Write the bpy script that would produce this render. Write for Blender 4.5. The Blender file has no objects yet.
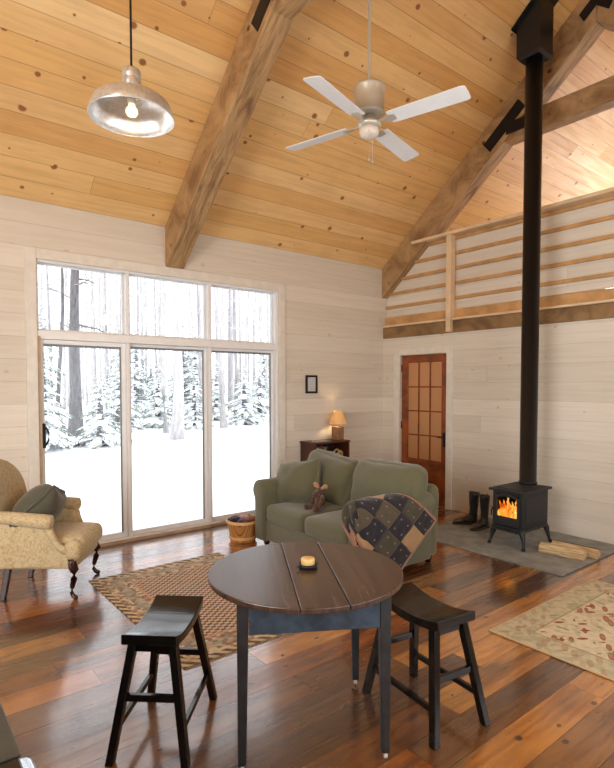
import bpy, math, random
from mathutils import Vector, Matrix, noise
random.seed(7)
SC = bpy.context.scene
COL = SC.collection
PI = math.pi

# ------------------------------------------------------------------ colour / node helpers
def S(r, g, b):
    def l(c):
        c /= 255.0
        return c/12.92 if c <= .04045 else ((c+.055)/1.055)**2.4
    return (l(r), l(g), l(b), 1.0)

class NB:
    def __init__(s, name):
        s.m = bpy.data.materials.new(name); s.m.use_nodes = True
        s.t = s.m.node_tree; s.t.nodes.clear()
        s.out = s.t.nodes.new('ShaderNodeOutputMaterial')
    def n(s, typ, **kw):
        nd = s.t.nodes.new(typ)
        for k, v in kw.items(): setattr(nd, k, v)
        return nd
    def put(s, sock, v):
        if hasattr(v, 'links') or isinstance(v, bpy.types.NodeSocket): s.t.links.new(v, sock)
        else:
            if isinstance(v, (tuple, list)) and len(v) == 4 and sock.type == 'VECTOR': v = v[:3]
            sock.default_value = v
    def math(s, op, a, b=None, c=None, clamp=False):
        nd = s.n('ShaderNodeMath', operation=op); nd.use_clamp = clamp
        s.put(nd.inputs[0], a)
        if b is not None: s.put(nd.inputs[1], b)
        if c is not None: s.put(nd.inputs[2], c)
        return nd.outputs[0]
    def vec(s, x, y, z=0.0):
        nd = s.n('ShaderNodeCombineXYZ')
        for i, v in enumerate((x, y, z)): s.put(nd.inputs[i], v)
        return nd.outputs[0]
    def coord(s, which='Object'):
        tc = s.n('ShaderNodeTexCoord')
        sp = s.n('ShaderNodeSeparateXYZ'); s.t.links.new(tc.outputs[which], sp.inputs[0])
        return tc.outputs[which], sp.outputs[0], sp.outputs[1], sp.outputs[2]
    def noise(s, v, scale=5, detail=3, rough=.5, dist=0):
        nd = s.n('ShaderNodeTexNoise')
        if v is not None: s.t.links.new(v, nd.inputs['Vector'])
        nd.inputs['Scale'].default_value = scale; nd.inputs['Detail'].default_value = detail
        nd.inputs['Roughness'].default_value = rough; nd.inputs['Distortion'].default_value = dist
        return nd.outputs[0]
    def white(s, v):
        nd = s.n('ShaderNodeTexWhiteNoise', noise_dimensions='3D'); s.t.links.new(v, nd.inputs['Vector'])
        return nd.outputs['Value']
    def voro(s, v, scale=1, rnd=1.0):
        nd = s.n('ShaderNodeTexVoronoi'); s.t.links.new(v, nd.inputs['Vector'])
        nd.inputs['Scale'].default_value = scale; nd.inputs['Randomness'].default_value = rnd
        return nd.outputs['Distance'], nd.outputs['Color']
    def ramp(s, f, stops, interp='LINEAR'):
        nd = s.n('ShaderNodeValToRGB'); cr = nd.color_ramp; cr.interpolation = interp
        while len(cr.elements) < len(stops): cr.elements.new(.5)
        for e, (p, c) in zip(cr.elements, stops):
            e.position = p; e.color = c if len(c) == 4 else (*c, 1)
        s.put(nd.inputs[0], f)
        return nd.outputs[0]
    def sm(s, v, a, b, c=0.0, d=1.0):
        nd = s.n('ShaderNodeMapRange', interpolation_type='SMOOTHSTEP')
        s.put(nd.inputs[0], v)
        for i, q in enumerate((a, b, c, d)): nd.inputs[i+1].default_value = q
        return nd.outputs[0]
    def mix(s, f, a, b, mode='MIX'):
        nd = s.n('ShaderNodeMix', data_type='RGBA', blend_type=mode)
        s.put(nd.inputs[0], f); s.put(nd.inputs[6], a); s.put(nd.inputs[7], b)
        return nd.outputs[2]
    def bump(s, h, strength=.3, dist=.01):
        nd = s.n('ShaderNodeBump'); nd.inputs['Strength'].default_value = strength
        nd.inputs['Distance'].default_value = dist; s.put(nd.inputs['Height'], h)
        return nd.outputs[0]
    def pbr(s, col, rough=.5, metal=0, normal=None, **kw):
        nd = s.n('ShaderNodeBsdfPrincipled')
        s.put(nd.inputs['Base Color'], col); s.put(nd.inputs['Roughness'], rough)
        s.put(nd.inputs['Metallic'], metal)
        if normal is not None: s.t.links.new(normal, nd.inputs['Normal'])
        for k, v in kw.items(): s.put(nd.inputs[k.replace('_', ' ')], v)
        s.t.links.new(nd.outputs[0], s.out.inputs[0])
        return s.m

def plain(name, col, rough=.5, metal=0, var=.12, scale=12, bump=.1, **kw):
    b = NB(name); v, x, y, z = b.coord()
    nz = b.noise(v, scale, 4)
    f = b.sm(nz, .3, .7)
    c2 = tuple(max(0, c*(1-var*2)) for c in col[:3]) + (1,)
    c = b.mix(f, c2, col)
    return b.pbr(c, rough, metal, b.bump(nz, bump, .005), **kw)

def planks(name, A, B, width, length, pal, seamw=.0035, seamc=.35, grain=.5, gscale=1.0, knots=0, knotc=S(120, 66, 30),
           rough=.5, coat=0, bumps=.4, streak=None, knot_r=.09, blotch=0, rvar=0):
    b = NB(name); v, x, y, z = b.coord()
    ax = {'x': x, 'y': y, 'z': z}
    def g(k): return b.math('ADD', ax[k[0]], ax[k[1]]) if len(k) == 2 else ax[k]
    a_, b_ = g(A), g(B)
    bb = b.math('DIVIDE', b_, width); row = b.math('FLOOR', bb); fb = b.math('FRACT', bb)
    ro = b.white(b.vec(row, 3.7, 1.1))
    aa = b.math('MULTIPLY_ADD', ro, 7.0, b.math('DIVIDE', a_, length)); cl = b.math('FLOOR', aa); fa = b.math('FRACT', aa)
    bid = b.white(b.vec(row, cl, .5)); bid2 = b.white(b.vec(cl, row, 9.5))
    n = len(pal)
    col = b.ramp(bid, [((i+.0)/max(1, n-1), c) for i, c in enumerate(pal)])
    off = b.math('MULTIPLY', bid2, 40.0)
    gv = b.vec(b.math('MULTIPLY_ADD', a_, 1.3*gscale, off), b.math('MULTIPLY', b_, 26*gscale), off)
    gr = b.noise(gv, 1.0, 5, .6, .6)
    gf = b.sm(gr, .38, .68)
    dark = b.mix(1.0, col, (.56, .47, .39, 1), 'MULTIPLY')
    col = b.mix(b.math('MULTIPLY', gf, grain), col, dark)
    if streak:
        sv = b.vec(b.math('MULTIPLY_ADD', a_, .9, off), b.math('MULTIPLY', b_, 7), off)
        sf = b.sm(b.noise(sv, 1.0, 4, .6, .8), .5, .72)
        col = b.mix(b.math('MULTIPLY', sf, streak[1]), col, streak[0])
    if blotch:
        bf = b.sm(b.noise(v, 2.2, 3, .6), .4, .7)
        col = b.mix(b.math('MULTIPLY', bf, blotch), col, b.mix(1.0, col, (.6, .5, .42, 1), 'MULTIPLY'))
    h = gr
    if knots:
        kv = b.vec(b.math('MULTIPLY_ADD', a_, .7, b.math('MULTIPLY', ro, 31.0)), b_, 0.0)
        kd = b.n('ShaderNodeTexVoronoi', voronoi_dimensions='2D'); b.t.links.new(kv, kd.inputs['Vector']); kd.inputs['Scale'].default_value = knots
        d, kc = b.math('DIVIDE', kd.outputs['Distance'], knots), kd.outputs['Color']
        sp = b.n('ShaderNodeSeparateColor'); b.t.links.new(kc, sp.inputs[0])
        kr = b.math('MULTIPLY', b.math('POWER', sp.outputs[0], 2.5), knot_r)
        kf = b.math('MULTIPLY', b.math('SUBTRACT', 1.0, b.math('DIVIDE', d, b.math('ADD', kr, .001))), 2.5, clamp=True)
        kf = b.math('MULTIPLY', kf, b.math('GREATER_THAN', sp.outputs[0], .45))
        col = b.mix(b.math('MULTIPLY', kf, .9), col, knotc)
    s1 = b.math('MULTIPLY', b.math('MINIMUM', fb, b.math('SUBTRACT', 1.0, fb)), width)
    s2 = b.math('MULTIPLY', b.math('MINIMUM', fa, b.math('SUBTRACT', 1.0, fa)), length)
    sd = b.math('MINIMUM', s1, s2)
    sf = b.sm(sd, 0, seamw)
    col = b.mix(b.math('MULTIPLY', b.math('SUBTRACT', 1.0, sf), seamc), col, b.mix(1.0, col, (.12, .09, .07, 1), 'MULTIPLY'))
    hh = b.math('ADD', b.math('MULTIPLY', gr, .15), sf)
    rr = b.math('ADD', b.math('MULTIPLY', gf, .15+rvar), rough-.05)
    kw = {}
    if coat: kw = {'Coat_Weight': coat, 'Coat_Roughness': .14, 'Coat_IOR': 1.6}
    return b.pbr(col, rr, 0, b.bump(hh, bumps, .004), **kw)

# ------------------------------------------------------------------ mesh builder
class MB:
    def __init__(s): s.v = []; s.f = []; s.M = None; s.uv = None
    def _a(s, vs):
        o = len(s.v)
        for p in vs:
            p = Vector(p)
            if s.M is not None: p = s.M @ p
            s.v.append(p)
        return o
    def faces(s, vs, fs):
        o = s._a(vs); s.f += [tuple(i+o for i in f) for f in fs]; return s
    def box(s, x0, x1, y0, y1, z0, z1):
        return s.faces([(x, y, z) for z in (z0, z1) for y in (y0, y1) for x in (x0, x1)],
                [(0, 2, 3, 1), (4, 5, 7, 6), (0, 1, 5, 4), (2, 6, 7, 3), (0, 4, 6, 2), (1, 3, 7, 5)])
    def prism(s, poly, axis, a, b):
        n = len(poly)
        def P(p, t):
            return {'x': (t, p[0], p[1]), 'y': (p[0], t, p[1]), 'z': (p[0], p[1], t)}[axis]
        vs = [P(p, a) for p in poly]+[P(p, b) for p in poly]
        return s.faces(vs, [tuple(range(n))[::-1], tuple(range(n, 2*n))]+[(i, (i+1) % n, n+(i+1) % n, n+i) for i in range(n)])
    def rings(s, rs, caps=True, closed=True):
        n = len(rs[0]); o = s._a([p for r in rs for p in r])
        for k in range(len(rs)-1):
            for i in range(n if closed else n-1):
                j = (i+1) % n
                s.f.append((o+k*n+i, o+k*n+j, o+(k+1)*n+j, o+(k+1)*n+i))
        if caps:
            s.f.append(tuple(o+i for i in range(n))[::-1]); s.f.append(tuple(o+(len(rs)-1)*n+i for i in range(n)))
        return s
    def lathe(s, prof, c=(0, 0, 0), seg=32, axis='z', caps=True):
        rs = []
        for r, z in prof:
            ring = []
            for i in range(seg):
                a = 2*PI*i/seg; p = (r*math.cos(a), r*math.sin(a), z)
                if axis == 'x': p = (p[2], p[0], p[1])
                if axis == 'y': p = (p[0], p[2], -p[1]) if False else (p[1], p[2], p[0])
                ring.append((p[0]+c[0], p[1]+c[1], p[2]+c[2]))
            rs.append(ring)
        return s.rings(rs, caps)
    def tube(s, pts, rad, seg=8, square=False, flat=1.0):
        pts = [Vector(p) for p in pts]; n = len(pts)
        if not isinstance(rad, (list, tuple)): rad = [rad]*n
        rs = []; up = Vector((0, 0, 1))
        for i, p in enumerate(pts):
            t = (pts[min(i+1, n-1)]-pts[max(i-1, 0)]).normalized()
            a = up.cross(t)
            if a.length < .05: a = Vector((1, 0, 0)).cross(t) if abs(t.x) < .9 else Vector((0, 1, 0)).cross(t)
            a.normalize(); b = t.cross(a)
            m = 4 if square else seg; o = PI/4 if square else 0; k = math.sqrt(2) if square else 1
            rs.append([p + (a*math.cos(o+2*PI*j/m)+b*flat*math.sin(o+2*PI*j/m))*rad[i]*k for j in range(m)])
        return s.rings(rs)
    def ball(s, c, r, seg=16, rg=10):
        if not isinstance(r, (list, tuple)): r = (r, r, r)
        rs = [[(c[0]+r[0]*math.sin(PI*k/rg)*math.cos(2*PI*i/seg), c[1]+r[1]*math.sin(PI*k/rg)*math.sin(2*PI*i/seg),
               c[2]-r[2]*math.cos(PI*k/rg)) for i in range(seg)] for k in range(1, rg)]
        return s.rings(rs)
    def leg(s, top, bot, wt, wb):
        T = Vector(top); B = Vector(bot)
        q = [(-1, -1), (1, -1), (1, 1), (-1, 1)]
        if not isinstance(wt, tuple): wt = (wt, wt)
        if not isinstance(wb, tuple): wb = (wb, wb)
        return s.rings([[B+Vector((a*wb[0]/2, b*wb[1]/2, 0)) for a, b in q], [T+Vector((a*wt[0]/2, b*wt[1]/2, 0)) for a, b in q]])
    def sheet(s, P, nu, nv, uvf=None):
        o = s._a([P(i/nu, j/nv) for j in range(nv+1) for i in range(nu+1)])
        if uvf:
            if s.uv is None: s.uv = {}
            for j in range(nv+1):
                for i in range(nu+1): s.uv[o+j*(nu+1)+i] = uvf(i/nu, j/nv)
        for j in range(nv):
            for i in range(nu):
                a = o+j*(nu+1)+i; s.f.append((a, a+1, a+nu+2, a+nu+1))
        return s
    def pad(s, c, size, n=12, r=.3, puff=.12, wr=0, pinch=0, seed=0):
        """soft box: size full extents, r = corner radius as a share of the smallest half size"""
        hx, hy, hz = [q/2 for q in size]; R = r*min(hx, hy, hz)*1.0
        idx = {}; vs = []; fs = []
        def V(i, j, k):
            key = (i, j, k)
            if key in idx: return idx[key]
            u, v, w = [math.sin((2*q/n-1)*PI/2*.98)/math.sin(PI/2*.98) for q in key]
            p = Vector((u*hx, v*hy, w*hz))
            inner = Vector([max(-(h-R), min(h-R, q)) for h, q in zip((hx, hy, hz), p)])
            d = p-inner
            if d.length > 1e-6: p = inner+d.normalized()*R if d.length > R or True and max(abs(u), abs(v), abs(w)) > .999 else p
            e = (1-u*u)*(1-v*v)
            if pinch:
                th = (max(0, (1-abs(u)**3))*max(0, (1-abs(v)**3)))**.5
                p.z = p.z*(1-pinch+pinch*th)
                p.x *= 1-.07*pinch*(1-v*v); p.y *= 1-.07*pinch*(1-u*u)
            p.z += w*e*puff*hz*2
            p.x += u*(1-v*v)*(1-w*w)*puff*.12*hx; p.y += v*(1-u*u)*(1-w*w)*puff*.12*hy
            if wr:
                q = p*7+Vector((seed*3.1, seed, 0)); nv = noise.noise_vector(q)*wr + noise.noise_vector(q*2.3)*wr*.5
                p = p+nv
            idx[key] = len(vs); vs.append(p+Vector(c)); return idx[key]
        for a in range(n):
            for b in range(n):
                for k in (0, n):
                    q = [V(a, b, k), V(a+1, b, k), V(a+1, b+1, k), V(a, b+1, k)]; fs.append(q if k else q[::-1])
                    q = [V(a, k, b), V(a+1, k, b), V(a+1, k, b+1), V(a, k, b+1)]; fs.append(q[::-1] if k else q)
                    q = [V(k, a, b), V(k, a+1, b), V(k, a+1, b+1), V(k, a, b+1)]; fs.append(q if k else q[::-1])
        return s.faces(vs, fs)
    def build(s, name, mat, parent=None, bev=0, seg=2, smooth=False, sub=0, solid=0, label=None):
        me = bpy.data.meshes.new(name); me.from_pydata([tuple(p) for p in s.v], [], s.f); me.update()
        o = bpy.data.objects.new(name, me); COL.objects.link(o)
        if mat: me.materials.append(mat)
        if s.uv is not None:
            uv = me.uv_layers.new(name='UVMap')
            for lp in me.loops: uv.data[lp.index].uv = s.uv.get(lp.vertex_index, (0, 0))
        if parent: o.parent = parent
        if solid:
            m = o.modifiers.new('solid', 'SOLIDIFY'); m.thickness = solid; m.offset = 0
        if bev:
            m = o.modifiers.new('bevel', 'BEVEL'); m.width = bev; m.segments = seg; m.limit_method = 'ANGLE'; m.angle_limit = .6
            m.harden_normals = False
        if sub:
            m = o.modifiers.new('sub', 'SUBSURF'); m.levels = sub; m.render_levels = sub
        if smooth or sub:
            me.polygons.foreach_set('use_smooth', [True]*len(me.polygons))
        if label: o['label'] = label
        return o

def tag(o, label, cat, group=None, kind=None):
    o['label'] = label; o['category'] = cat
    if group: o['group'] = group
    if kind: o['kind'] = kind
    return o
def thing(name, label, cat, loc=(0, 0, 0), rz=0, group=None):
    o = bpy.data.objects.new(name, None); COL.objects.link(o); o.location = loc; o.rotation_euler = (0, 0, rz)
    o.empty_display_size = .1
    return tag(o, label, cat, group)
def struct(o, label=None):
    o['kind'] = 'structure'
    if label: o['label'] = label
    return o
def copy_tree(o, parent=None):
    c = o.copy(); COL.objects.link(c)
    if parent: c.parent = parent
    for ch in list(o.children): copy_tree(ch, c)
    return c

# ------------------------------------------------------------------ materials
M = {}
M['floor'] = planks('reclaimed_floor', 'x', 'y', .195, 1.7,
    [S(146, 88, 40), S(86, 54, 34), S(200, 132, 58), S(78, 57, 45), S(168, 98, 40), S(102, 74, 54), S(208, 144, 68), S(118, 68, 34)],
    grain=.85, rough=.26, coat=1.0, bumps=.25, streak=(S(74, 58, 48), .75), seamc=.85, blotch=.7, knots=5, knotc=S(56, 34, 20), knot_r=.02)
M['pine'] = planks('pine_ceiling', 'x', 'y', .148, 12.0,
    [S(234, 196, 136), S(225, 180, 114), S(240, 208, 154), S(218, 168, 102), S(232, 190, 128), S(214, 162, 98)],
    grain=.28, rough=.5, bumps=.3, knots=4.6, knotc=S(132, 76, 38), knot_r=.026, seamc=.55, seamw=.004, blotch=.15)
M['white_xy'] = planks('whitewashed_pine', 'xy', 'z', .205, 14.0,
    [S(222, 215, 202), S(213, 205, 191), S(229, 222, 210), S(217, 209, 195)],
    grain=.16, rough=.5, bumps=.45, knots=3.0, knotc=S(204, 186, 158), knot_r=.026, seamc=.34, seamw=.0035)
M['trimwhite'] = plain('painted_trim', S(228, 223, 213), .4, var=.05)
M['vinyl'] = plain('window_frame_white', S(238, 239, 240), .35, var=.02)
M['sashgrey'] = plain('grey_sash_gasket', S(120, 126, 130), .4, var=.02)  # plain grey gasket strips on the lower sashes
M['jamb'] = plain('jamb_wood', S(190, 165, 138), .5, var=.08)
def timber(name, c1, c2, A='z'):
    b = NB(name); v, x, y, z = b.coord()
    gv = b.vec(b.math('MULTIPLY', x, 22), b.math('MULTIPLY', y, 2.6), b.math('MULTIPLY', z, 3.0))
    g = b.noise(gv, 1.0, 6, .65, 1.2); g2 = b.noise(v, 3.0, 3, .6)
    c = b.mix(b.sm(g, .35, .7), c1, c2)
    c = b.mix(b.math('MULTIPLY', b.sm(g2, .5, .75), .5), c, b.mix(1.0, c, (.5, .42, .36, 1), 'MULTIPLY'))
    d, kc = b.voro(v, 3.1); k = b.sm(d, .05, .12)
    c = b.mix(b.math('SUBTRACT', 1.0, k), c, S(70, 40, 22))
    return b.pbr(c, .7, 0, b.bump(g, .6, .006))
M['timber'] = timber('rough_sawn_timber', S(182, 148, 104), S(132, 100, 66))
M['beam'] = timber('dark_rim_timber', S(150, 118, 78), S(112, 84, 54))
M['railwood'] = plain('rail_pine', S(206, 160, 104), .5, var=.15, scale=6)
M['railcap'] = plain('rail_cap_pine', S(232, 205, 168), .5, var=.08, scale=6)
M['doorwood'] = plain('door_pine_stained', S(156, 82, 36), .35, var=.3, scale=5)
M['black'] = plain('black_iron', S(26, 25, 26), .5, .3, var=.1, bump=.2, scale=60)
M['castiron'] = plain('matte_cast_iron', S(42, 42, 43), .55, .2, var=.1, bump=.25, scale=90)
M['steel'] = plain('black_plate_steel', S(24, 22, 24), .45, .4, var=.1)
M['pipe'] = plain('black_pipe_enamel', S(24, 24, 26), .32, .2, var=.05, bump=.0)
M['slate'] = plain('slate_hearth', S(148, 148, 142), .6, var=.18, scale=7, bump=.3)
M['glass'] = None
b = NB('window_glass')
tr = b.n('ShaderNodeBsdfTransparent'); gl = b.n('ShaderNodeBsdfGlossy'); gl.inputs['Roughness'].default_value = .02
fr = b.n('ShaderNodeFresnel'); fr.inputs[0].default_value = 1.35
mx = b.n('ShaderNodeMixShader'); b.t.links.new(fr.outputs[0], mx.inputs[0]); b.t.links.new(tr.outputs[0], mx.inputs[1]); b.t.links.new(gl.outputs[0], mx.inputs[2])
b.t.links.new(mx.outputs[0], b.out.inputs[0]); M['glass'] = b.m
b = NB('reeded_glass'); v, x, y, z = b.coord()
tl = b.n('ShaderNodeBsdfTranslucent'); tl.inputs[0].default_value = S(235, 205, 160)
df = b.n('ShaderNodeBsdfPrincipled'); df.inputs['Base Color'].default_value = S(190, 165, 130); df.inputs['Roughness'].default_value = .25
h = b.math('SINE', b.math('MULTIPLY', y, 420)); nm = b.bump(h, .5, .004)
b.t.links.new(nm, df.inputs['Normal'])
mx = b.n('ShaderNodeMixShader'); mx.inputs[0].default_value = .4
b.t.links.new(tl.outputs[0], mx.inputs[1]); b.t.links.new(df.outputs[0], mx.inputs[2]); b.t.links.new(mx.outputs[0], b.out.inputs[0]); M['reeded'] = b.m

def fabric(name, col, var=.1, scale=140, rough=.9, big=.12):
    b = NB(name); v, x, y, z = b.coord()
    n1 = b.noise(v, scale, 2); n2 = b.noise(v, 5, 3)
    c = b.mix(b.math('MULTIPLY', b.sm(n1, .3, .7), 1.0), tuple(q*(1-var*2) for q in col[:3])+(1,), col)
    c = b.mix(b.math('MULTIPLY', b.sm(n2, .4, .7), big), c, b.mix(1.0, c, (.6, .6, .55, 1), 'MULTIPLY'))
    return b.pbr(c, rough, 0, b.bump(b.math('MULTIPLY_ADD', n2, .6, n1), .25, .003), Sheen_Weight=.3, Sheen_Roughness=.5)
M['sofa'] = fabric('sage_green_weave', S(98, 96, 70))
M['pillow'] = fabric('olive_grey_velvet', S(84, 82, 66))
b = NB('cream_damask'); v, x, y, z = b.coord()
n1 = b.noise(v, 48, 4, .6, 1.5); d, c_ = b.voro(v, 19)
c = b.mix(b.sm(n1, .45, .62), S(198, 180, 142), S(172, 150, 108))
c = b.mix(b.math('MULTIPLY', b.math('SUBTRACT', 1.0, b.sm(d, .16, .30)), .4), c, S(164, 132, 86))
M['damask'] = b.pbr(c, .85, 0, b.bump(b.noise(v, 160, 2), .2, .003), Sheen_Weight=.2)
M['mahogany'] = plain('mahogany', S(58, 24, 16), .22, var=.3, scale=9)
M['blacklacquer'] = plain('black_lacquer', S(22, 19, 18), .16, var=.25, scale=20, bump=.12)
def tabletop_mat():
    b = NB('worn_table_top'); v, x, y, z = b.coord()
    gv = b.vec(b.math('MULTIPLY', x, 30), b.math('MULTIPLY', y, 2.5), z)
    g = b.noise(gv, 1.0, 6, .65, .8); g2 = b.noise(v, 9, 4, .7)
    c = b.mix(b.sm(g, .35, .7), S(84, 62, 50), S(48, 34, 29))
    c = b.mix(b.math('MULTIPLY', b.sm(g2, .4, .8), .25), c, S(100, 80, 68))
    return b.pbr(c, b.math('MULTIPLY_ADD', g2, .06, .22), 0, b.bump(g, .2, .003))
M['tabletop'] = tabletop_mat()
M['bluepaint'] = plain('worn_blue_black_paint', S(44, 44, 46), .5, var=.3, scale=14, bump=.3)
M['apron'] = plain('faded_blue_paint', S(58, 72, 88), .55, var=.3, scale=18, bump=.3)
M['porcelain'] = plain('white_caster', S(225, 215, 200), .25, var=.03)
M['bookwood'] = plain('bookcase_wood', S(92, 48, 26), .35, var=.3, scale=6)
M['darkwood'] = plain('bookcase_inside', S(48, 30, 22), .5, var=.2, scale=6)
M['basket'] = planks('basket_slats', 'z', 'xy', .02, 3.0, [S(198, 142, 76), S(176, 120, 60), S(210, 156, 90)], grain=.4, rough=.5, seamc=.8, seamw=.004)
M['basketband'] = plain('basket_band', S(222, 178, 116), .5, var=.08)
M['brushed'] = plain('brushed_nickel', S(204, 200, 188), .34, .4, var=.04, bump=.02)
M['galv'] = plain('galvanised_aluminium', S(222, 224, 226), .3, .75, var=.1, scale=60, bump=.06)
M['fanwhite'] = plain('fan_blade_white', S(232, 236, 240), .4, var=.02)
M['frost'] = plain('frosted_glass', S(225, 215, 205), .25, var=.03)
M['leather'] = plain('boot_leather', S(84, 68, 48), .4, var=.4, scale=16, bump=.4)
M['bootshaft'] = plain('boot_shaft_dark', S(30, 28, 26), .4, var=.3, scale=20)
M['sole'] = plain('boot_sole', S(70, 58, 44), .7)
def bark(name, c1, c2, snow=.6):
    b = NB(name); v, x, y, z = b.coord()
    g = b.noise(b.vec(b.math('MULTIPLY', x, 14), b.math('MULTIPLY', y, 14), b.math('MULTIPLY', z, 3)), 1, 4, .6)
    c = b.mix(b.sm(g, .35, .65), c1, c2)
    ge = b.n('ShaderNodeNewGeometry'); sp = b.n('ShaderNodeSeparateXYZ'); b.t.links.new(ge.outputs['Normal'], sp.inputs[0])
    up = b.sm(b.math('MULTIPLY_ADD', b.noise(v, 1.8, 4, .7), 1.3, sp.outputs[2]), .8, 1.1)
    c = b.mix(b.math('MULTIPLY', up, snow), c, S(248, 250, 255))
    return b.pbr(c, .9)
M['bark'] = bark('grey_bark', S(172, 168, 170), S(140, 137, 140), .5)
M['barkdark'] = bark('dark_bark', S(112, 110, 112), S(84, 82, 86), .4)
M['barkpale'] = bark('pale_bark', S(196, 193, 193), S(168, 165, 166), .5)
b = NB('snowy_needles'); v, x, y, z = b.coord()
ge = b.n('ShaderNodeNewGeometry'); sp = b.n('ShaderNodeSeparateXYZ'); b.t.links.new(ge.outputs['True Normal'], sp.inputs[0])
nz = b.noise(v, 2.0, 4, .7)
up = b.sm(b.math('MULTIPLY_ADD', nz, 2.0, b.math('ABSOLUTE', sp.outputs[2])), 1.42, 1.9)
M['needles'] = b.pbr(b.mix(up, b.mix(b.noise(v, 9, 2), S(74, 94, 76), S(122, 136, 114)), S(250, 252, 255)), .9)
M['snow'] = plain('snow', S(250, 252, 255), .8, var=.015, scale=.8, bump=.1)
def emis(name, col, st):
    b = NB(name); e = b.n('ShaderNodeEmission'); e.inputs[0].default_value = col; e.inputs[1].default_value = st
    b.t.links.new(e.outputs[0], b.out.inputs[0]); return b.m
M['bulb'] = emis('warm_bulb', (1, .62, .28, 1), 4)
b = NB('flame'); v, x, y, z = b.coord()
e = b.n('ShaderNodeEmission'); f = b.noise(b.vec(b.math('MULTIPLY', y, 30), x, b.math('MULTIPLY', z, 12)), 1, 3)
b.t.links.new(b.ramp(f, [(.3, (.5, .05, .005, 1)), (.45, (1, .25, .02, 1)), (.6, (1, .5, .08, 1)), (.72, (1, .85, .4, 1))]), e.inputs[0]); e.inputs[1].default_value = 1.25
b.t.links.new(e.outputs[0], b.out.inputs[0]); M['flame'] = b.m
M['log'] = plain('charred_log', S(60, 34, 22), .9, var=.5, scale=30)
b = NB('split_firewood'); v, x, y, z = b.coord()
g = b.noise(b.vec(b.math('MULTIPLY', x, 40), b.math('MULTIPLY', y, 4), b.math('MULTIPLY', z, 40)), 1, 5, .6)
M['firewood'] = b.pbr(b.mix(b.sm(g, .35, .68), S(214, 192, 150), S(150, 118, 80)), .8, 0, b.bump(g, .6, .01))
M['firebark'] = plain('firewood_bark', S(110, 86, 62), .9, var=.4, scale=30, bump=.8)
# ------------------------------------------------------------------ the setting
SL = .82; EZ = 3.283; RY = -2.92; RZ = EZ - SL*RY; YN = 2*RY      # roof pitch, eave height, ridge line
WX0, WX1, WZ = -4.60, -1.873, 2.765                                  # big window opening
struct(MB().box(-8.1, 4.1, YN-.15, .15, -.1, 0).build('floor', M['floor']))
m = MB()                                                               # both slopes of the cathedral ceiling
t = .15
for q in ([(0, EZ), (RY, RZ), (RY, RZ+t), (.15, EZ-SL*.15+t*1.2), (.15, EZ-SL*.15)], [(YN, EZ), (YN-.15, EZ-SL*.15), (YN-.15, EZ-SL*.15+t*1.2), (RY, RZ+t), (RY, RZ)]):
    m.prism(q, 'x', -8.1, 4.1)
struct(m.build('ceiling', M['pine']))
# window wall with its opening
m = MB()
m.box(-8.1, WX0, 0, .15, 0, EZ-.0).box(WX1, 4.1, 0, .15, 0, EZ).box(WX0, WX1, 0, .15, WZ, EZ)
struct(m.build('wall_left', M['white_xy']))
# stove wall below the loft, with the door opening
DY0, DY1, DZ = -1.123, -.327, 2.027
m = MB()
m.box(0, .12, YN, DY0, 0, 2.28).box(0, .12, DY1, 0, 0, 2.28).box(0, .12, DY0, DY1, DZ, 2.28)
struct(m.build('wall_right', M['white_xy']))
m = MB()                                                               # behind the camera, with an unseen opening cut for the fill light
m.box(-8.1, -5.2, YN-.15, YN, 0, EZ).box(-1.2, 4.1, YN-.15, YN, 0, EZ).box(-5.2, -1.2, YN-.15, YN, 0, .5).box(-5.2, -1.2, YN-.15, YN, 2.6, EZ)
struct(m.build('wall_rear', M['white_xy']))
gp = lambda x0, x1, mm: mm.prism([(.0, 0), (.0, EZ), (RY, RZ), (YN, EZ), (YN, 0)], 'x', x0, x1)
m = MB()                                                               # gable end left of the camera, with an opening added for the fill light
m.box(-8.1, -7.95, YN, -5.3, 0, EZ).box(-8.1, -7.95, -2.4, 0, 0, EZ).box(-8.1, -7.95, -5.3, -2.4, 0, .5).box(-8.1, -7.95, -5.3, -2.4, 2.7, EZ)
m.prism([(0, EZ), (RY, RZ), (YN, EZ)], 'x', -8.1, -7.95)
struct(m.build('wall_near', M['white_xy']))
m = MB()
m.box(3.95, 4.1, YN, 0, 0, 2.9).box(3.95, 4.1, YN, -4.4, 2.9, EZ).box(3.95, 4.1, -1.4, 0, 2.9, EZ)
m.prism([(0, EZ), (-.8, EZ+.8*SL), (-1.4, EZ+1.4*SL), (-1.4, EZ)], 'x', 3.95, 4.1)
m.prism([(YN, EZ), (-4.4, EZ), (-4.4, EZ+1.4*SL)], 'x', 3.95, 4.1)
m.prism([(-1.4, 4.4), (-1.4, EZ+1.4*SL), (RY, RZ), (-4.4, EZ+1.4*SL), (-4.4, 4.4)], 'x', 3.95, 4.1)
struct(m.build('wall_far', M['white_xy']))
struct(MB().box(0.13, 3.95, YN, 0, 2.29, 2.45).build('floor_loft', M['railwood']))
# window casing
def trimbox(n, *bs, mat='trimwhite', bev=.004):
    m = MB()
    for q in bs: m.box(*q)
    return struct(m.build(n, M[mat], bev=bev))
trimbox('trim_1', (WX0-.095, WX0, -.02, 0, 0, WZ+.095), (WX1, WX1+.095, -.02, 0, 0, WZ+.095), (WX0, WX1, -.02, 0, WZ, WZ+.095))
trimbox('trim_2', (-.02, 0, DY1, DY1+.115, 0, DZ+.095), (-.02, 0, DY0-.095, DY0, 0, DZ+.095), (-.02, 0, DY0, DY1, DZ, DZ+.095))
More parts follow.
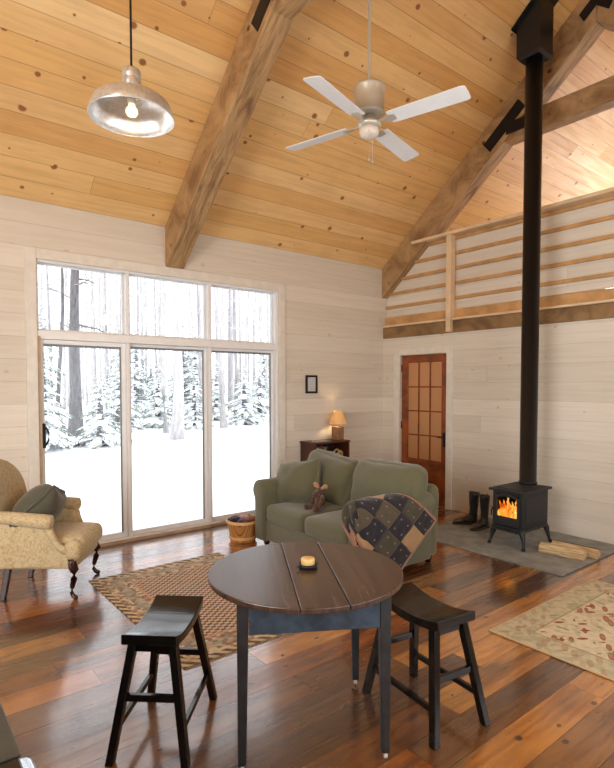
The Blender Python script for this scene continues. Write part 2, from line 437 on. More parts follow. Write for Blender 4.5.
# window_1 : three transom lights above a sliding door and two fixed panes
w = bpy.data.objects.new('window_1', None); COL.objects.link(w); w.location = ((WX0+WX1)/2, 0, 0); struct(w)
w['label'] = 'wide white patio door and window wall looking onto snow'
cx = (WX0+WX1)/2
def wb(name, x0, x1, y0, y1, z0, z1, mat, par=None, bev=.004, m=None):
    mm = m or MB(); mm.box(x0-cx, x1-cx, y0, y1, z0, z1); return mm if m else mm.build(name, M[mat], par or w, bev=bev)
FX = [(WX0, WX0+.018), (-3.770, -3.735), (-2.835, -2.795), (WX1-.04, WX1)]
m = MB()
for a, b_ in FX:
    for z0, z1 in ((.0455, 2.0345), (2.1155, WZ-.0205)): m.box(a-cx, b_-cx, .0, .13, z0, z1)
m.box(WX0-cx, WX1-cx, 0, .13, WZ-.02, WZ).box(WX0-cx, WX1-cx, -.004, .13, 2.035, 2.115).box(WX0-cx, WX1-cx, -.004, .14, 0, .045)
m.build('window_frame', M['vinyl'], w, bev=.006)
m = MB().box(WX0-cx, WX0+.03-cx, -.006, 0, 0.0, 2.06); m.build('jamb_liner', M['jamb'], w)
MB().box(WX0-cx, WX1-cx, -.035, -.0045, 0, .03).build('sill', M['jamb'], w, bev=.004)
cells = [(FX[i][1], FX[i+1][0]) for i in range(3)]
for i, (a, b_) in enumerate(cells):
    for z0, z1, k, yy in ((2.1155, WZ-.0205, .012, .075), (.0455, 2.0345, .042 if i == 0 else .030, .03 if i == 0 else .055)):
        m = MB()
        m.box(a-cx, a+k-cx, yy, yy+.04, z0, z1).box(b_-k-cx, b_-cx, yy, yy+.04, z0, z1)
        m.box(a+k-cx, b_-k-cx, yy, yy+.04, z0, z0+k+.01).box(a+k-cx, b_-k-cx, yy, yy+.04, z1-k, z1)
        f = m.build('sash', M['vinyl'], w, bev=.004)
        if z0 < 1:
            g = MB(); g.box(a+k-cx, b_-k-cx, yy+.012, yy+.03, z1-k-.02, z1-k).box(b_-k-.012-cx, b_-k-cx, yy+.012, yy+.03, z0+k+.01, z1-k-.02)
            g.build('gasket', M['sashgrey'], f)
        MB().box(a+k-.005-cx, b_-k+.005-cx, yy+.02, yy+.024, z0+k, z1-k+.005).build('pane', M['glass'], f)
m = MB().box(WX0-.015+.045-cx, WX0-.015+.075-cx, -.004, .03, 1.02, 1.25)
m.tube([(WX0-.015+.06-cx, -.004, 1.04), (WX0-.015+.07-cx, -.045, 1.06), (WX0-.015+.085-cx, -.06, 1.10), (WX0-.015+.085-cx, -.06, 1.17), (WX0-.015+.07-cx, -.045, 1.21), (WX0-.015+.06-cx, -.004, 1.23)], .009, 8)
m.build('door_handle', M['black'], w, bev=.003)
# door_1 : glazed pine door, three by four panes
d = bpy.data.objects.new('door_1', None); COL.objects.link(d); d.location = (.03, (DY0+DY1)/2, 0); struct(d)
d['label'] = 'stained pine door with twelve reeded panes and black latch'
hw = (DY1-DY0)/2-.004
sw = .105
m = MB()
m.box(0, .04, -hw, -hw+sw, .01, DZ-.006).box(0, .04, hw-sw, hw, .01, DZ-.006)
m.box(0, .04, -hw+sw, hw-sw, .01, .22).box(0, .04, -hw+sw, hw-sw, .5, .60).box(0, .04, -hw+sw, hw-sw, DZ-.11, DZ-.006)
m.build('door_frame', M['doorwood'], d, bev=.004)
MB().box(.012, .03, -hw+sw, hw-sw, .22, .5).build('door_panel', M['doorwood'], d)
m = MB(); gy0, gy1, gz0, gz1 = -hw+sw, hw-sw, .60, DZ-.11
for i in (1, 2): q = gy0+(gy1-gy0)*i/3; m.box(.004, .036, q-.009, q+.009, gz0, gz1)
for i in (1, 2, 3): q = gz0+(gz1-gz0)*i/4; m.box(.006, .034, gy0, gy1, q-.009, q+.009)
m.build('muntins', M['doorwood'], d)
for i in range(3):
    for j in range(4):
        a, b_ = gy0+(gy1-gy0)*i/3+.006, gy0+(gy1-gy0)*(i+1)/3-.006; c_, e_ = gz0+(gz1-gz0)*j/4+.006, gz0+(gz1-gz0)*(j+1)/4-.006
        MB().box(.017, .022, a, b_, c_, e_).build('pane', M['reeded'], d)
h = MB().box(-.012, 0, -hw+.025, -hw+.075, .80, .99).build('latch_plate', M['black'], d, bev=.004)
MB().tube([(-.01, -hw+.05, .93), (-.045, -hw+.05, .93), (-.05, -hw+.06, .93), (-.05, -hw+.13, .925)], .009, 8).build('door_handle', M['black'], d)
for z_ in (.25, 1.05, 1.85): MB().box(-.01, .01, hw-.008, hw+.008, z_-.05, z_+.05).build('hinge', M['black'], d, bev=.003)

# ------------------------------------------------------------------ trusses
def truss(x0, x1, label, tie_z, tiey, plates_only_left=False):
    xm = (x0+x1)/2
    t = thing('timber_truss', label, 'roof truss', (xm, RY, EZ))
    hx = (x1-x0)/2; D = .42; zb = lambda y: -D - SL*(y if y > RY else 2*RY-y)   # underside, relative to EZ
    for sgn in (1, -1):
        pts = [(0, 0), (0, -D), (RY, zb(RY)), (RY, -SL*RY)]
        pl = []
        for y, z in pts:
            pl.append(((y-RY)*sgn, z-.003))
        MB().prism(pl, 'x', -hx, hx).build('rafter', M['timber'], t, bev=.012)
    # collar tie between the rafters
    y1 = tiey
    z0, z1 = tie_z
    yb = lambda z: ((z-EZ)+D)/(-SL)       # y on underside at height z
    a0, a1 = yb(z0)-RY, yb(z1)-RY
    MB().prism([(a0, z0-EZ), (a1, z1-EZ), (-a1, z1-EZ), (-a0, z0-EZ)], 'x', -hx+.02, hx-.02).build('collar_tie', M['timber'], t, bev=.01)
    # steel gusset plates on both faces at the tie and at the ridge
    zc = (z0+z1)/2
    for sgn in (1, -1):
        for fx in (-hx-.008, hx+.002):
            ang = math.atan(SL)
            c = Vector((0, (yb(zc)-RY+.12), zc-EZ+.06))
            m = MB()
            def R(p):   # local along slope (s up the rafter), n normal
                return (c.y - p[0]*math.cos(ang) - 0*p[1], c.z + p[0]*math.sin(ang))
            sl = [(-.30, -.07), (-.30, .07), (.27, .07), (.27, -.07)]
            def SP(s_, n_): return ((c.y - s_*math.cos(ang) + n_*math.sin(ang))*sgn, c.z + s_*math.sin(ang)+n_*math.cos(ang))
            m.prism([SP(*q) for q in sl], 'x', fx, fx+.006)
            m.prism([((c.y-.02)*sgn, zc-EZ-.06), ((c.y-.02)*sgn, zc-EZ+.07), ((c.y-.42)*sgn, zc-EZ+.07), ((c.y-.42)*sgn, zc-EZ-.06)], 'x', fx-.001, fx+.005)
            m.build('gusset_plate', M['steel'], t)
    for fx in (-hx-.008, hx+.002):
        zr = -SL*RY - .24
        m = MB()
        m.prism([(-.17, zr-.04), (-.12, zr-.13), (0, zr-.03), (.12, zr-.13), (.17, zr-.04), (0, zr+.10)], 'x', fx, fx+.006)
        m.build('ridge_plate', M['steel'], t)
    return t
truss(-3.345, -3.13, 'heavy rough-sawn rafter truss coming down onto the wall above the big window', (4.47, 4.69), 0)
truss(-.045, .17, 'heavy rough-sawn rafter truss at the edge of the loft, behind the stovepipe', (4.42, 4.66), 0)
# ------------------------------------------------------------------ loft edge
t = thing('loft_edge_beam', 'rough brown timber beam running along the loft edge above the stove wall', 'beam', (0.05, RY, 2.28))
MB().box(-.07, .07, YN/2+.02, -YN/2-.01, 0, .155).build('beam', M['beam'], t, bev=.006)
MB().box(-.09, .07, YN/2+.02, -YN/2-.01, .157, .185).build('nosing', M['railcap'], t, bev=.004)
t = thing('loft_railing', 'pale pine horizontal rail balustrade closing off the loft above the stove wall', 'railing', (0.03, RY, 2.466))
zz = 2.466
yu = lambda z: -((z-EZ)+.42)/SL - .015  if z > 2.87 else -.01
for z_ in (3.485, 3.295, 3.105, 2.915, 2.725):
    y0 = yu(z_)
    MB().box(.0, .035, -(y0-RY) if False else (YN-y0)-RY, y0-RY, z_-.02-zz, z_+.02-zz).build('rail', M['railwood'], t, bev=.003)
MB().box(-.01, .03, YN-RY+.01, -RY-.01, .005, .115).build('bottom_board', M['railwood'], t, bev=.003)
y0 = -.575
MB().box(-.115, .075, (YN-y0)-RY, y0-RY, 3.51-zz, 3.548-zz).build('rail_cap', M['railcap'], t, bev=.005)
for y_ in (-1.18, -4.66):
    MB().box(-.105, -.005, y_-RY-.035, y_-RY+.035, 2.29-zz, 3.508-zz).build('post', M['railcap'], t, bev=.005)
m = MB()
yt = yu(3.50)
m.prism([(-RY-.01, .13), (-RY-.01, 2.86-zz), (yt-RY, 3.50-zz), (YN-yt-RY, 3.50-zz), (YN-RY+.01, 2.86-zz), (YN-RY+.01, .13)], 'x', .036, .055)
m.build('backing_boards', M['white_xy'], t)

# ------------------------------------------------------------------ hearth, stove and pipe
HZ = .012
t = thing('hearth_slab', 'grey slate hearth pad on the floor under the black stove', 'hearth', (-.66, -2.44, 0))
MB().box(-.65, .638, -.85, .85, 0, HZ).build('slab', M['slate'], t, bev=.003)
SX, SY = -.70, -2.56
t = thing('wood_stove', 'black cast iron wood stove burning with its glass door lit', 'stove', (SX, SY, HZ))
hx, hy = .235, .165
z0, z1 = .20, .545
rs = []
for z_, k in ((z0-.03, -.035), (z0, 0.0), (z0+.02, .0), (z1-.02, .008), (z1, .008)):
    rs.append([(-hx-k, -hy-k, z_), (hx+k, -hy-k, z_), (hx+k, hy+k, z_), (-hx-k, hy+k, z_)])
# hollow firebox: five closed sides, the front left open behind the door
m = MB()
m.box(-hx+.02, hx, -hy, -hy+.02, z0, z1).box(-hx+.02, hx, hy-.02, hy, z0, z1).box(hx-.02, hx, -hy+.02, hy-.02, z0, z1)
m.box(-hx+.02, hx-.02, -hy+.02, hy-.02, z0, z0+.04).box(-hx-.01, hx+.0, -hy-.005, hy+.005, z0-.035, z0)
m.box(-hx, -hx+.02, -hy, -hy+.045, z0, z1).box(-hx, -hx+.02, hy-.045, hy, z0, z1).box(-hx, -hx+.02, -hy+.045, hy-.045, z0, z0+.05).box(-hx, -hx+.02, -hy+.045, hy-.045, z1-.03, z1)
m.build('firebox', M['castiron'], t, bev=.006)
m = MB().box(-hx-.035, hx+.03, -hy-.028, hy+.028, z1+.001, z1+.024)
m.box(-hx+.02, hx-.02, -hy+.02, hy-.02, z1+.024, z1+.032)
m.build('top_plate', M['castiron'], t, bev=.008, seg=3)
# moulded side panels
for ya, yb_ in ((-hy-.006, -hy), (hy, hy+.006)): MB().box(-hx+.04, hx-.04, ya, yb_, z0+.05, z1-.04).build('side_panel', M['castiron'], t, bev=.004)
# arched door ring
def arch(w, zlo, zhi, n=10, r=.5):
    pts = [(-w, zlo), (w, zlo)]
    rise = (zhi-zlo)*.16
    for i in range(n+1):
        a = PI*i/n
        pts.append((w*math.cos(a), zhi-rise+rise*math.sin(a)))
    return pts
def ringplate(outer, inner, x0, x1):
    n = len(outer); rs = []
    for P, X in ((outer, x0), (inner, x0), (inner, x1), (outer, x1)): rs.append([(X, q[0], q[1]) for q in P])
    mm = MB(); mm.rings(rs, caps=False); o = 0
    mm.f += [((i+1) % n, i, 3*n+i, 3*n+(i+1) % n) for i in range(n)]
    return mm
dz0, dz1 = z0+.012, z1-.018
dr = ringplate(arch(.135, dz0, dz1), arch(.110, dz0+.085, dz1-.026), -hx-.024, -hx-.001).build('stove_door', M['castiron'], t, bev=.003)
MB().prism(arch(.112, dz0+.082, dz1-.024), 'x', -hx-.010, -hx-.007).build('door_glass', M['glass'], dr)
m = MB(); m.tube([(-hx-.024, .125, .38), (-hx-.05, .135, .38), (-hx-.06, .14, .35), (-hx-.055, .145, .30)], .007, 8)
m.build('door_handle', M['black'], dr)
MB().box(-hx-.065, -hx-.012, -.14, .14, z0-.035, z0-.02).build('ash_lip', M['castiron'], t, bev=.004)
for sx in (-1, 1):
    for sy in (-1, 1):
        m = MB()
        m.tube([(sx*(hx-.03), sy*(hy-.03), z0-.01), (sx*(hx-.005), sy*(hy-.01), z0-.05), (sx*(hx+.0), sy*(hy+.005), .09), (sx*(hx+.012), sy*(hy+.012), .04), (sx*(hx+.03), sy*(hy+.02), .004)],
               [.035, .03, .018, .014, .019], 10)
        m.build('leg', M['castiron'], t, smooth=True)
for i in range(2):
    MB().tube([(-.12+.07*i, -.12, z0+.07), (-.10+.06*i, .12, z0+.075)], .032, 10).build('burning_log', M['log'], t)
for k in range(17):
    yy = -.125+.0155*k; hh = .12+.10*random.random(); xx = -.17+.09*random.random()
    m = MB(); p = [(xx+.01*math.sin(j*1.7+k), yy+.012*math.sin(j*1.3+k*2), z0+.06+hh*j/5) for j in range(6)]
    m.tube(p, [.018, .024, .022, .016, .009, .002], 8); m.build('flame', M['flame'], t, smooth=True)
PX_, PY_ = -.50, -2.525
PZ0 = HZ+z1+.034
t = thing('stovepipe', 'tall black stovepipe rising from the wood stove to the sloped ceiling', 'stovepipe', (PX_, PY_, PZ0))
zc_ = EZ-SL*PY_
ztop = 4.93
MB().lathe([(.092, 0), (.092, .02), (.085, .022), (.085, ztop-PZ0)], seg=32).build('pipe', M['pipe'], t, smooth=False, bev=0)
for p in t.children[0].data.polygons: p.use_smooth = abs(p.normal.z) < .5
t.children[0].data.update()
hb = .125
bx = MB(); zlow = ztop-PZ0-.05
zt = lambda y: EZ-SL*(y+PY_)-PZ0-.012
rs = [[(-hb+.02, -hb+.02, zlow), (hb-.02, -hb+.02, zlow), (hb-.02, hb-.02, zlow), (-hb+.02, hb-.02, zlow)],
      [(-hb, -hb, zlow+.03), (hb, -hb, zlow+.03), (hb, hb, zlow+.03), (-hb, hb, zlow+.03)],
      [(-hb, -hb, zt(-hb)-.012), (hb, -hb, zt(-hb)-.012), (hb, hb, zt(hb)-.012), (-hb, hb, zt(hb)-.012)]]
bx.rings(rs); bx.build('support_box', M['pipe'], t)
hf = .165
m = MB(); m.rings([[(-hf, -hf, zt(-hf)-.012), (hf, -hf, zt(-hf)-.012), (hf, hf, zt(hf)-.012), (-hf, hf, zt(hf)-.012)], [(-hf, -hf, zt(-hf)), (hf, -hf, zt(-hf)), (hf, hf, zt(hf)), (-hf, hf, zt(hf))]])
m.build('ceiling_flange', M['pipe'], t)

# firewood on the hearth
def firelog(name, label, loc, rz, L, poly, barkside, grp='split logs on the hearth'):
    n = len(poly); rs = []
    for k in range(9):
        y = -L/2+L*k/8
        rs.append([(p[0]+.004*noise.noise(Vector((p[0]*40, y*9, p[1]*40))), y, p[1]+.004*noise.noise(Vector((p[0]*30, y*7+5, p[1]*40)))) for p in poly])
    t = thing(name, label, 'firewood', loc, rz, grp)
    MB().rings(rs).build('split_wood', M['firewood'], t, bev=.003)
    a, b_ = poly[barkside], poly[(barkside+1) % n]
    mx, mz = (a[0]+b_[0])/2, (a[1]+b_[1])/2; L2 = math.hypot(mx, mz-.04) or 1
    bw = MB(); ex = ((mx)/L2*.008, (mz-.04)/L2*.008)
    bw.rings([[(a[0], -L/2+.005, a[1]), (b_[0], -L/2+.005, b_[1]), (b_[0]+ex[0], -L/2+.005, b_[1]+ex[1]), (a[0]+ex[0], -L/2+.005, a[1]+ex[1])],
              [(a[0], L/2-.005, a[1]), (b_[0], L/2-.005, b_[1]), (b_[0]+ex[0], L/2-.005, b_[1]+ex[1]), (a[0]+ex[0], L/2-.005, a[1]+ex[1])]])
    bw.build('bark', M['firebark'], t)
firelog('firewood_log', 'pale split log in front, lying on the slate beside the stove', (-.78, -3.03, HZ+.002), .12, .40, [(-.05, 0), (.05, .0), (.062, .05), (.01, .088), (-.045, .05)], 1)
firelog('firewood_log', 'split log lying behind the front one, against its back', (-.63, -3.08, HZ+.002), .05, .42, [(-.045, 0), (.05, .0), (.055, .055), (.0, .085), (-.055, .05)], 2)

# boots
def boot(label, loc, rz, H, mat, tilt=0):
    t = thing('boot', label, 'boot', loc, rz, 'boots beside the stove')
    prof = [(0.0, .03, .075, .046), (.0, .06, .075, .045)]
    m = MB(); rs = []
    # foot : rings along x from heel to toe
    for x, w, h0, h1 in ((-.075, .018, .02, .06), (-.065, .032, .018, .10), (-.03, .037, .018, .13), (.02, .038, .018, .12), (.07, .040, .018, .085), (.12, .044, .018, .07), (.165, .040, .018, .06), (.19, .028, .02, .05), (.2, .01, .025, .04)):
        ring = []
        for i in range(14):
            a = 2*PI*i/14; cz, rz_ = (h0+h1)/2, (h1-h0)/2
            z = cz+rz_*math.sin(a); ring.append((x, w*math.copysign(abs(math.cos(a))**.7, math.cos(a)), z))
        rs.append(ring)
    m.rings(rs); m.build('foot', mat, t, smooth=True)
    rs = []
    for z, rx, ry, dx in ((.06, .050, .036, -.03), (.12, .048, .036, -.032), (.17, .045, .040, -.038), (.25, .052, .046, -.04), (H-.04, .058, .052, -.042), (H, .062, .056, -.045), (H, .055, .049, -.045), (H-.05, .051, .045, -.043)):
        rs.append([(dx+rx*math.cos(2*PI*i/18)+tilt*z, ry*math.sin(2*PI*i/18)*(1+.06*math.sin(5*z*9+i)), z+(.008*math.cos(2*PI*i/18) if z > H-.06 else 0)) for i in range(18)])
    MB().rings(rs).build('shaft', M['bootshaft'], t, smooth=True)
    m = MB(); m.prism([(-.085, -.03), (-.06, -.042), (.02, -.04), (.1, -.05), (.16, -.046), (.2, -.022), (.205, .0), (.2, .022), (.16, .046), (.1, .05), (.02, .04), (-.06, .042), (-.085, .03)], 'z', 0, .02)
    m.build('sole', M['sole'], t, bev=.003)
    m = MB(); m.tube([(-.09+tilt*H*.8, .0, H-.07), (-.1+tilt*H, 0, H-.03), (-.095+tilt*H, 0, H+.005)], .006, 6); m.build('pull_strap', M['bootshaft'], t)
    return t
boot('left of the two tall dark boots, toe pointing left, beside the stove', (-.46, -1.81, HZ), math.radians(142), .37, M['leather'], .0)
boot('right of the two tall dark boots, half hidden by the stove', (-.50, -2.0, HZ), math.radians(178), .37, M['leather'], .04)

# ------------------------------------------------------------------ picture frame, bookcase, lamp
t = thing('picture_frame', 'small black picture frame with a white mat on the wall above the lamp', 'picture frame', (-1.353, -.0, 1.505))
m = MB()
for q in ((-.095, .095, 0, .027), (-.095, .095, .208, .235), (-.095, -.068, .027, .208), (.068, .095, .027, .208)): m.box(q[0], q[1], -.022, -.001, q[2], q[3])
m.build('frame', M['black'], t, bev=.003)
M['paper'] = plain('pale_print', S(205, 205, 210), .6, var=.06, scale=25)
MB().box(-.068, .068, -.012, -.004, .027, .208).build('print', M['paper'], t)
BX, BZ = -1.245, .895
t = thing('bookcase', 'low dark wood open bookcase against the wall behind the sofa', 'bookcase', (BX, -.16, 0))
m = MB()
MB().box(-.29, -.268, -.15, .15, 0, BZ-.022).build('side_panel', M['bookwood'], t, bev=.002)
MB().box(.268, .29, -.15, .15, 0, BZ-.022).build('side_panel', M['bookwood'], t, bev=.002)
MB().box(-.30, .30, -.155, .155, BZ-.022, BZ).build('top', M['bookwood'], t, bev=.003)
MB().box(-.268, .268, .135, .15, .04, BZ-.022).build('back_panel', M['darkwood'], t)
for z_ in (.04, .34, .62): MB().box(-.268, .268, -.14, .135, z_, z_+.02).build('shelf', M['bookwood'], t, bev=.002)
cols = [(70, 40, 34), (200, 190, 170), (40, 50, 60), (110, 40, 36), (60, 66, 50), (150, 120, 80), (36, 34, 40)]
names = ['narrow dark red', 'off-white', 'dark blue', 'brick red', 'moss green', 'tan', 'black']
xx = -.25
for i, (c, nm) in enumerate(zip(cols, names)):
    w_ = .022+.006*(i % 3); hh = .17+.012*((i*5) % 4)
    t = thing('book', nm+' book standing on the top shelf of the bookcase', 'book', (BX+xx+w_/2, -.19, .641), 0, 'books on the bookcase shelf')
    mt = plain('book_cover_'+str(i), S(*c), .6, var=.05)
    m = MB().box(-w_/2, w_/2, -.07, -.067, 0, hh).box(-w_/2, -w_/2+.002, -.067, .06, 0, hh).box(w_/2-.002, w_/2, -.067, .06, 0, hh)
    m.build('cover', mt, t); MB().box(-w_/2+.002, w_/2-.002, -.066, .055, .003, hh-.003).build('pages', M['paper'], t)
    xx += w_+.003
t = thing('wooden_ornament', 'carved tan ornament of joined rings on the bookcase shelf', 'ornament', (BX+.115, -.24, .642))
M['carved'] = plain('carved_tan_wood', S(196, 160, 106), .5, var=.2)
MB().box(-.09, .10, -.02, .02, 0, .02).build('base', M['carved'], t, bev=.003)
for i, (a, r_) in enumerate(((-.055, .035), (.01, .05), (.068, .04))):
    m = MB(); m.tube([(a+r_*math.cos(2*PI*k/20), 0, .02+r_*1.15+r_*1.15*math.sin(2*PI*k/20)) for k in range(21)], .013, 8); m.build('ring', M['carved'], t, smooth=True)
t = thing('magazine', 'thin pale magazine lying flat on the bookcase top, left of the lamp', 'magazine', (BX-.12, -.2, BZ+.001), .25)
MB().box(-.09, .09, -.065, .065, 0, .009).build('pages', M['paper'], t, bev=.001)
MB().box(-.091, .091, -.066, .066, .009, .011).build('cover', plain('magazine_cover', S(150, 152, 160), .3, var=.3, scale=30), t)
t = thing('table_lamp', 'small lit lamp with ribbed wooden base and cream shade on the bookcase', 'lamp', (-1.02, -.15, BZ+.001))
M['lampbase'] = plain('lamp_base_wood', S(150, 104, 62), .5, var=.2)
b = NB('lamp_shade'); tl = b.n('ShaderNodeBsdfTranslucent'); tl.inputs[0].default_value = (1, .86, .55, 1)
df = b.n('ShaderNodeBsdfDiffuse'); df.inputs[0].default_value = (.85, .7, .5, 1); mx = b.n('ShaderNodeMixShader'); mx.inputs[0].default_value = .35
b.t.links.new(tl.outputs[0], mx.inputs[1]); b.t.links.new(df.outputs[0], mx.inputs[2]); b.t.links.new(mx.outputs[0], b.out.inputs[0]); M['shade'] = b.m
rs = []
for z_, r_ in ((0, .078), (.008, .082), (.015, .078), (.155, .078), (.165, .082), (.172, .074), (.175, .02)):
    rs.append([(r_*(1+(.035*math.cos(i*PI) if .01 < z_ < .16 else 0))*math.cos(2*PI*i/48), r_*(1+(.035*math.cos(i*PI) if .01 < z_ < .16 else 0))*math.sin(2*PI*i/48), z_) for i in range(48)])
MB().rings(rs).build('base', M['lampbase'], t)
MB().lathe([(.012, .174), (.012, .23), (.006, .235), (.006, .36), (.01, .37)], seg=12).build('stem', M['brushed'], t)
rs = []
for z_, r_ in ((.205, .112), (.245, .100), (.30, .083), (.36, .062), (.375, .058)):
    rs.append([(r_*(1+.02*math.cos(i*PI))*math.cos(2*PI*i/60), r_*(1+.02*math.cos(i*PI))*math.sin(2*PI*i/60), z_) for i in range(60)])
MB().rings(rs, caps=False).build('lamp_shade', M['shade'], t, solid=.002)
MB().ball((0, 0, .25), (.018, .018, .024), 12, 8).build('bulb', M['bulb'], t, smooth=True)
# ------------------------------------------------------------------ round drop-leaf table
TR, TH = .453, .738
tb = thing('dining_table', 'round worn wooden drop-leaf table with dark blue painted legs', 'table', (-4.208, -3.478, 0), math.radians(-31))
def seg_poly(xa, xb, n=40):
    pts = []
    aa, ab = [math.acos(max(-1, min(1, q/TR))) for q in (xa, xb)]
    for k in range(n+1): a = aa+(ab-aa)*k/n; pts.append((TR*math.cos(a), TR*math.sin(a)))
    for k in range(n+1): a = -ab+(-aa+ab)*k/n; pts.append((TR*math.cos(a), TR*math.sin(a)))
    out = []
    for p in pts:
        if not out or math.hypot(p[0]-out[-1][0], p[1]-out[-1][1]) > 1e-5: out.append(p)
    if math.hypot(out[0][0]-out[-1][0], out[0][1]-out[-1][1]) < 1e-5: out.pop()
    return out
for a, b_, nm in ((-TR, -.0815, 'drop_leaf'), (-.0785, .1185, 'centre_board'), (.1215, TR, 'drop_leaf')):
    MB().prism(seg_poly(a, b_)[::-1], 'z', TH-.024, TH).build(nm, M['tabletop'], tb, bev=.004)
for sx in (-1, 1):
    for sy in (-1, 1):
        m = MB(); m.leg((sx*.300, sy*.285, TH-.025), (sx*.305, sy*.290, .03), .05, .034)
        lg = m.build('leg', M['bluepaint'], tb, bev=.003)
        m = MB(); m.tube([(sx*.305-.006, sy*.290, .015), (sx*.305+.008, sy*.290, .015)], .014, 14)
        m.tube([(sx*.305, sy*.290, .014), (sx*.305, sy*.290, .032)], .006, 8)
        m.build('caster', M['porcelain'], lg, smooth=False)
for s_ in (-1, 1):
    MB().box(-.275, .275, s_*.298-.011, s_*.298+.011, TH-.158, TH-.025).build('apron', M['apron'], tb, bev=.003)
    MB().box(s_*.312-.011, s_*.312+.011, -.26, .26, TH-.158, TH-.025).build('apron', M['apron'], tb, bev=.003)
cd = thing('candle', 'pale yellow round candle in a shallow black dish on the table', 'candle', (-4.186, -3.466, TH+.001))
MB().lathe([(.030, 0), (.044, .002), (.046, .012), (.044, .02), (.040, .02), (.038, .006), (.0, .005)], seg=32).build('dish', M['black'], cd, smooth=True)
MB().lathe([(.030, .0065), (.032, .01), (.033, .042), (.030, .046), (.004, .045)], seg=32).build('wax', plain('beeswax', S(226, 190, 120), .45, var=.05, Subsurface_Weight=.2), cd, smooth=True)
m = MB().box(-.065, -.04, -.006, .006, .010, .016); m.build('dish_handle', M['black'], cd, bev=.003)

# ------------------------------------------------------------------ saddle stools
def stool(loc, rz, label):
    t = thing('saddle_stool', label, 'stool', loc, rz, 'saddle stools at the table')
    L, W, H0, H1 = .222, .122, .510, .545
    def top(u): return H0+(H1-H0)*abs(u)**2.2
    prof = [(u*L, top(u)) for u in [(-1+2*k/20) for k in range(21)]]
    low = [(u*L, top(u)*.55+.45*H0-.042+.012*abs(u)) for u in [(1-2*k/20) for k in range(21)]]
    MB().prism(prof+low, 'y', -W, W).build('seat', M['blacklacquer'], t, bev=.006, seg=3)
    def P(sx, sy, z):
        k = (.49-z)/.49
        return (sx*(.165+.085*k), sy*(.088+.075*k), z)
    for sx in (-1, 1):
        for sy in (-1, 1):
            MB().leg(P(sx, sy, .49), P(sx, sy, 0.0), (.042, .036), (.038, .034)).build('leg', M['blacklacquer'], t, bev=.003)
    for sx in (-1, 1):
        a, b_ = P(sx, -1, .265), P(sx, 1, .265)
        MB().box(a[0]-.011, a[0]+.011, a[1]+.012, b_[1]-.012, .25, .28).build('stretcher', M['blacklacquer'], t, bev=.002)
        a = P(sx, -1, .475); MB().box(a[0]-.009, a[0]+.009, -.075, .075, .45, .483).build('apron', M['blacklacquer'], t, bev=.002)
    for sy in (-1, 1):
        a = P(1, sy, .145)
        MB().box(-a[0]+.014, a[0]-.014, a[1]-.010, a[1]+.010, .13, .157).build('stretcher', M['blacklacquer'], t, bev=.002)
    return t
stool((-4.744, -3.105, 0), math.radians(48), 'black saddle-seat stool standing left of the round table, on open floor')
stool((-3.680, -3.750, 0), math.radians(82), 'black saddle-seat stool standing right of the round table, partly tucked behind it')

# ------------------------------------------------------------------ rugs
def rugmat1():
    b = NB('kilim'); v, x, y, z = b.coord()
    W, L = .60, .875
    dx = b.math('SUBTRACT', W, b.math('ABSOLUTE', x)); dy = b.math('SUBTRACT', L, b.math('ABSOLUTE', y))
    de = b.math('MINIMUM', dx, dy)
    def cellrnd(s1, s2, sh=0):
        cy_ = b.math('FLOOR', b.math('MULTIPLY', y, s2))
        cx_ = b.math('FLOOR', b.math('ADD', b.math('MULTIPLY', x, s1), b.math('MULTIPLY', cy_, sh)))
        return cx_, cy_
    c1, c2 = cellrnd(26, 38, .5)
    e1, e2 = cellrnd(30, 40, 0)
    chk = b.math('MODULO', b.math('ABSOLUTE', b.math('ADD', e1, e2)), 2.0)
    r1 = b.white(b.vec(b.math('FLOOR', b.math('MULTIPLY', x, 9)), c2, 2.0))
    field_dark = b.ramp(r1, [(0, S(112, 62, 46)), (.35, S(88, 62, 50)), (.6, S(150, 82, 58)), (.8, S(104, 78, 62))], 'CONSTANT')
    field = b.mix(b.math('GREATER_THAN', chk, .9), field_dark, S(196, 180, 156))
    d1, d2 = cellrnd(34, 34, .5)
    r2 = b.white(b.vec(d1, d2, 7.0))
    bord = b.ramp(r2, [(0, S(206, 190, 162)), (.3, S(146, 122, 100)), (.5, S(172, 132, 106)), (.66, S(120, 104, 84)), (.85, S(188, 168, 134))], 'CONSTANT')
    bord2 = b.ramp(b.white(b.vec(c1, c2, 3.0)), [(0, S(152, 146, 130)), (.4, S(178, 168, 146)), (.7, S(136, 118, 100)), (.85, S(196, 150, 120))], 'CONSTANT')
    tri = b.math('MODULO', b.math('ABSOLUTE', b.math('FLOOR', b.math('MULTIPLY', b.math('ADD', x, y), 24))), 2.0)
    edge = b.mix(tri, S(92, 68, 52), S(206, 184, 148))
    c = b.mix(b.math('GREATER_THAN', de, .05), edge, bord)
    c = b.mix(b.math('GREATER_THAN', de, .115), c, bord2)
    c = b.mix(b.math('GREATER_THAN', de, .20), c, bord)
    c = b.mix(b.math('GREATER_THAN', de, .245), c, S(190, 150, 124))
    c = b.mix(b.math('GREATER_THAN', de, .265), c, field)
    c = b.mix(b.math('MULTIPLY', b.sm(b.noise(v, 30, 3), .4, .7), .35), c, S(170, 140, 112))
    w = b.noise(b.vec(b.math('MULTIPLY', x, 60), b.math('MULTIPLY', y, 260), 0), 1, 2)
    return b.pbr(c, .95, 0, b.bump(w, .5, .003))
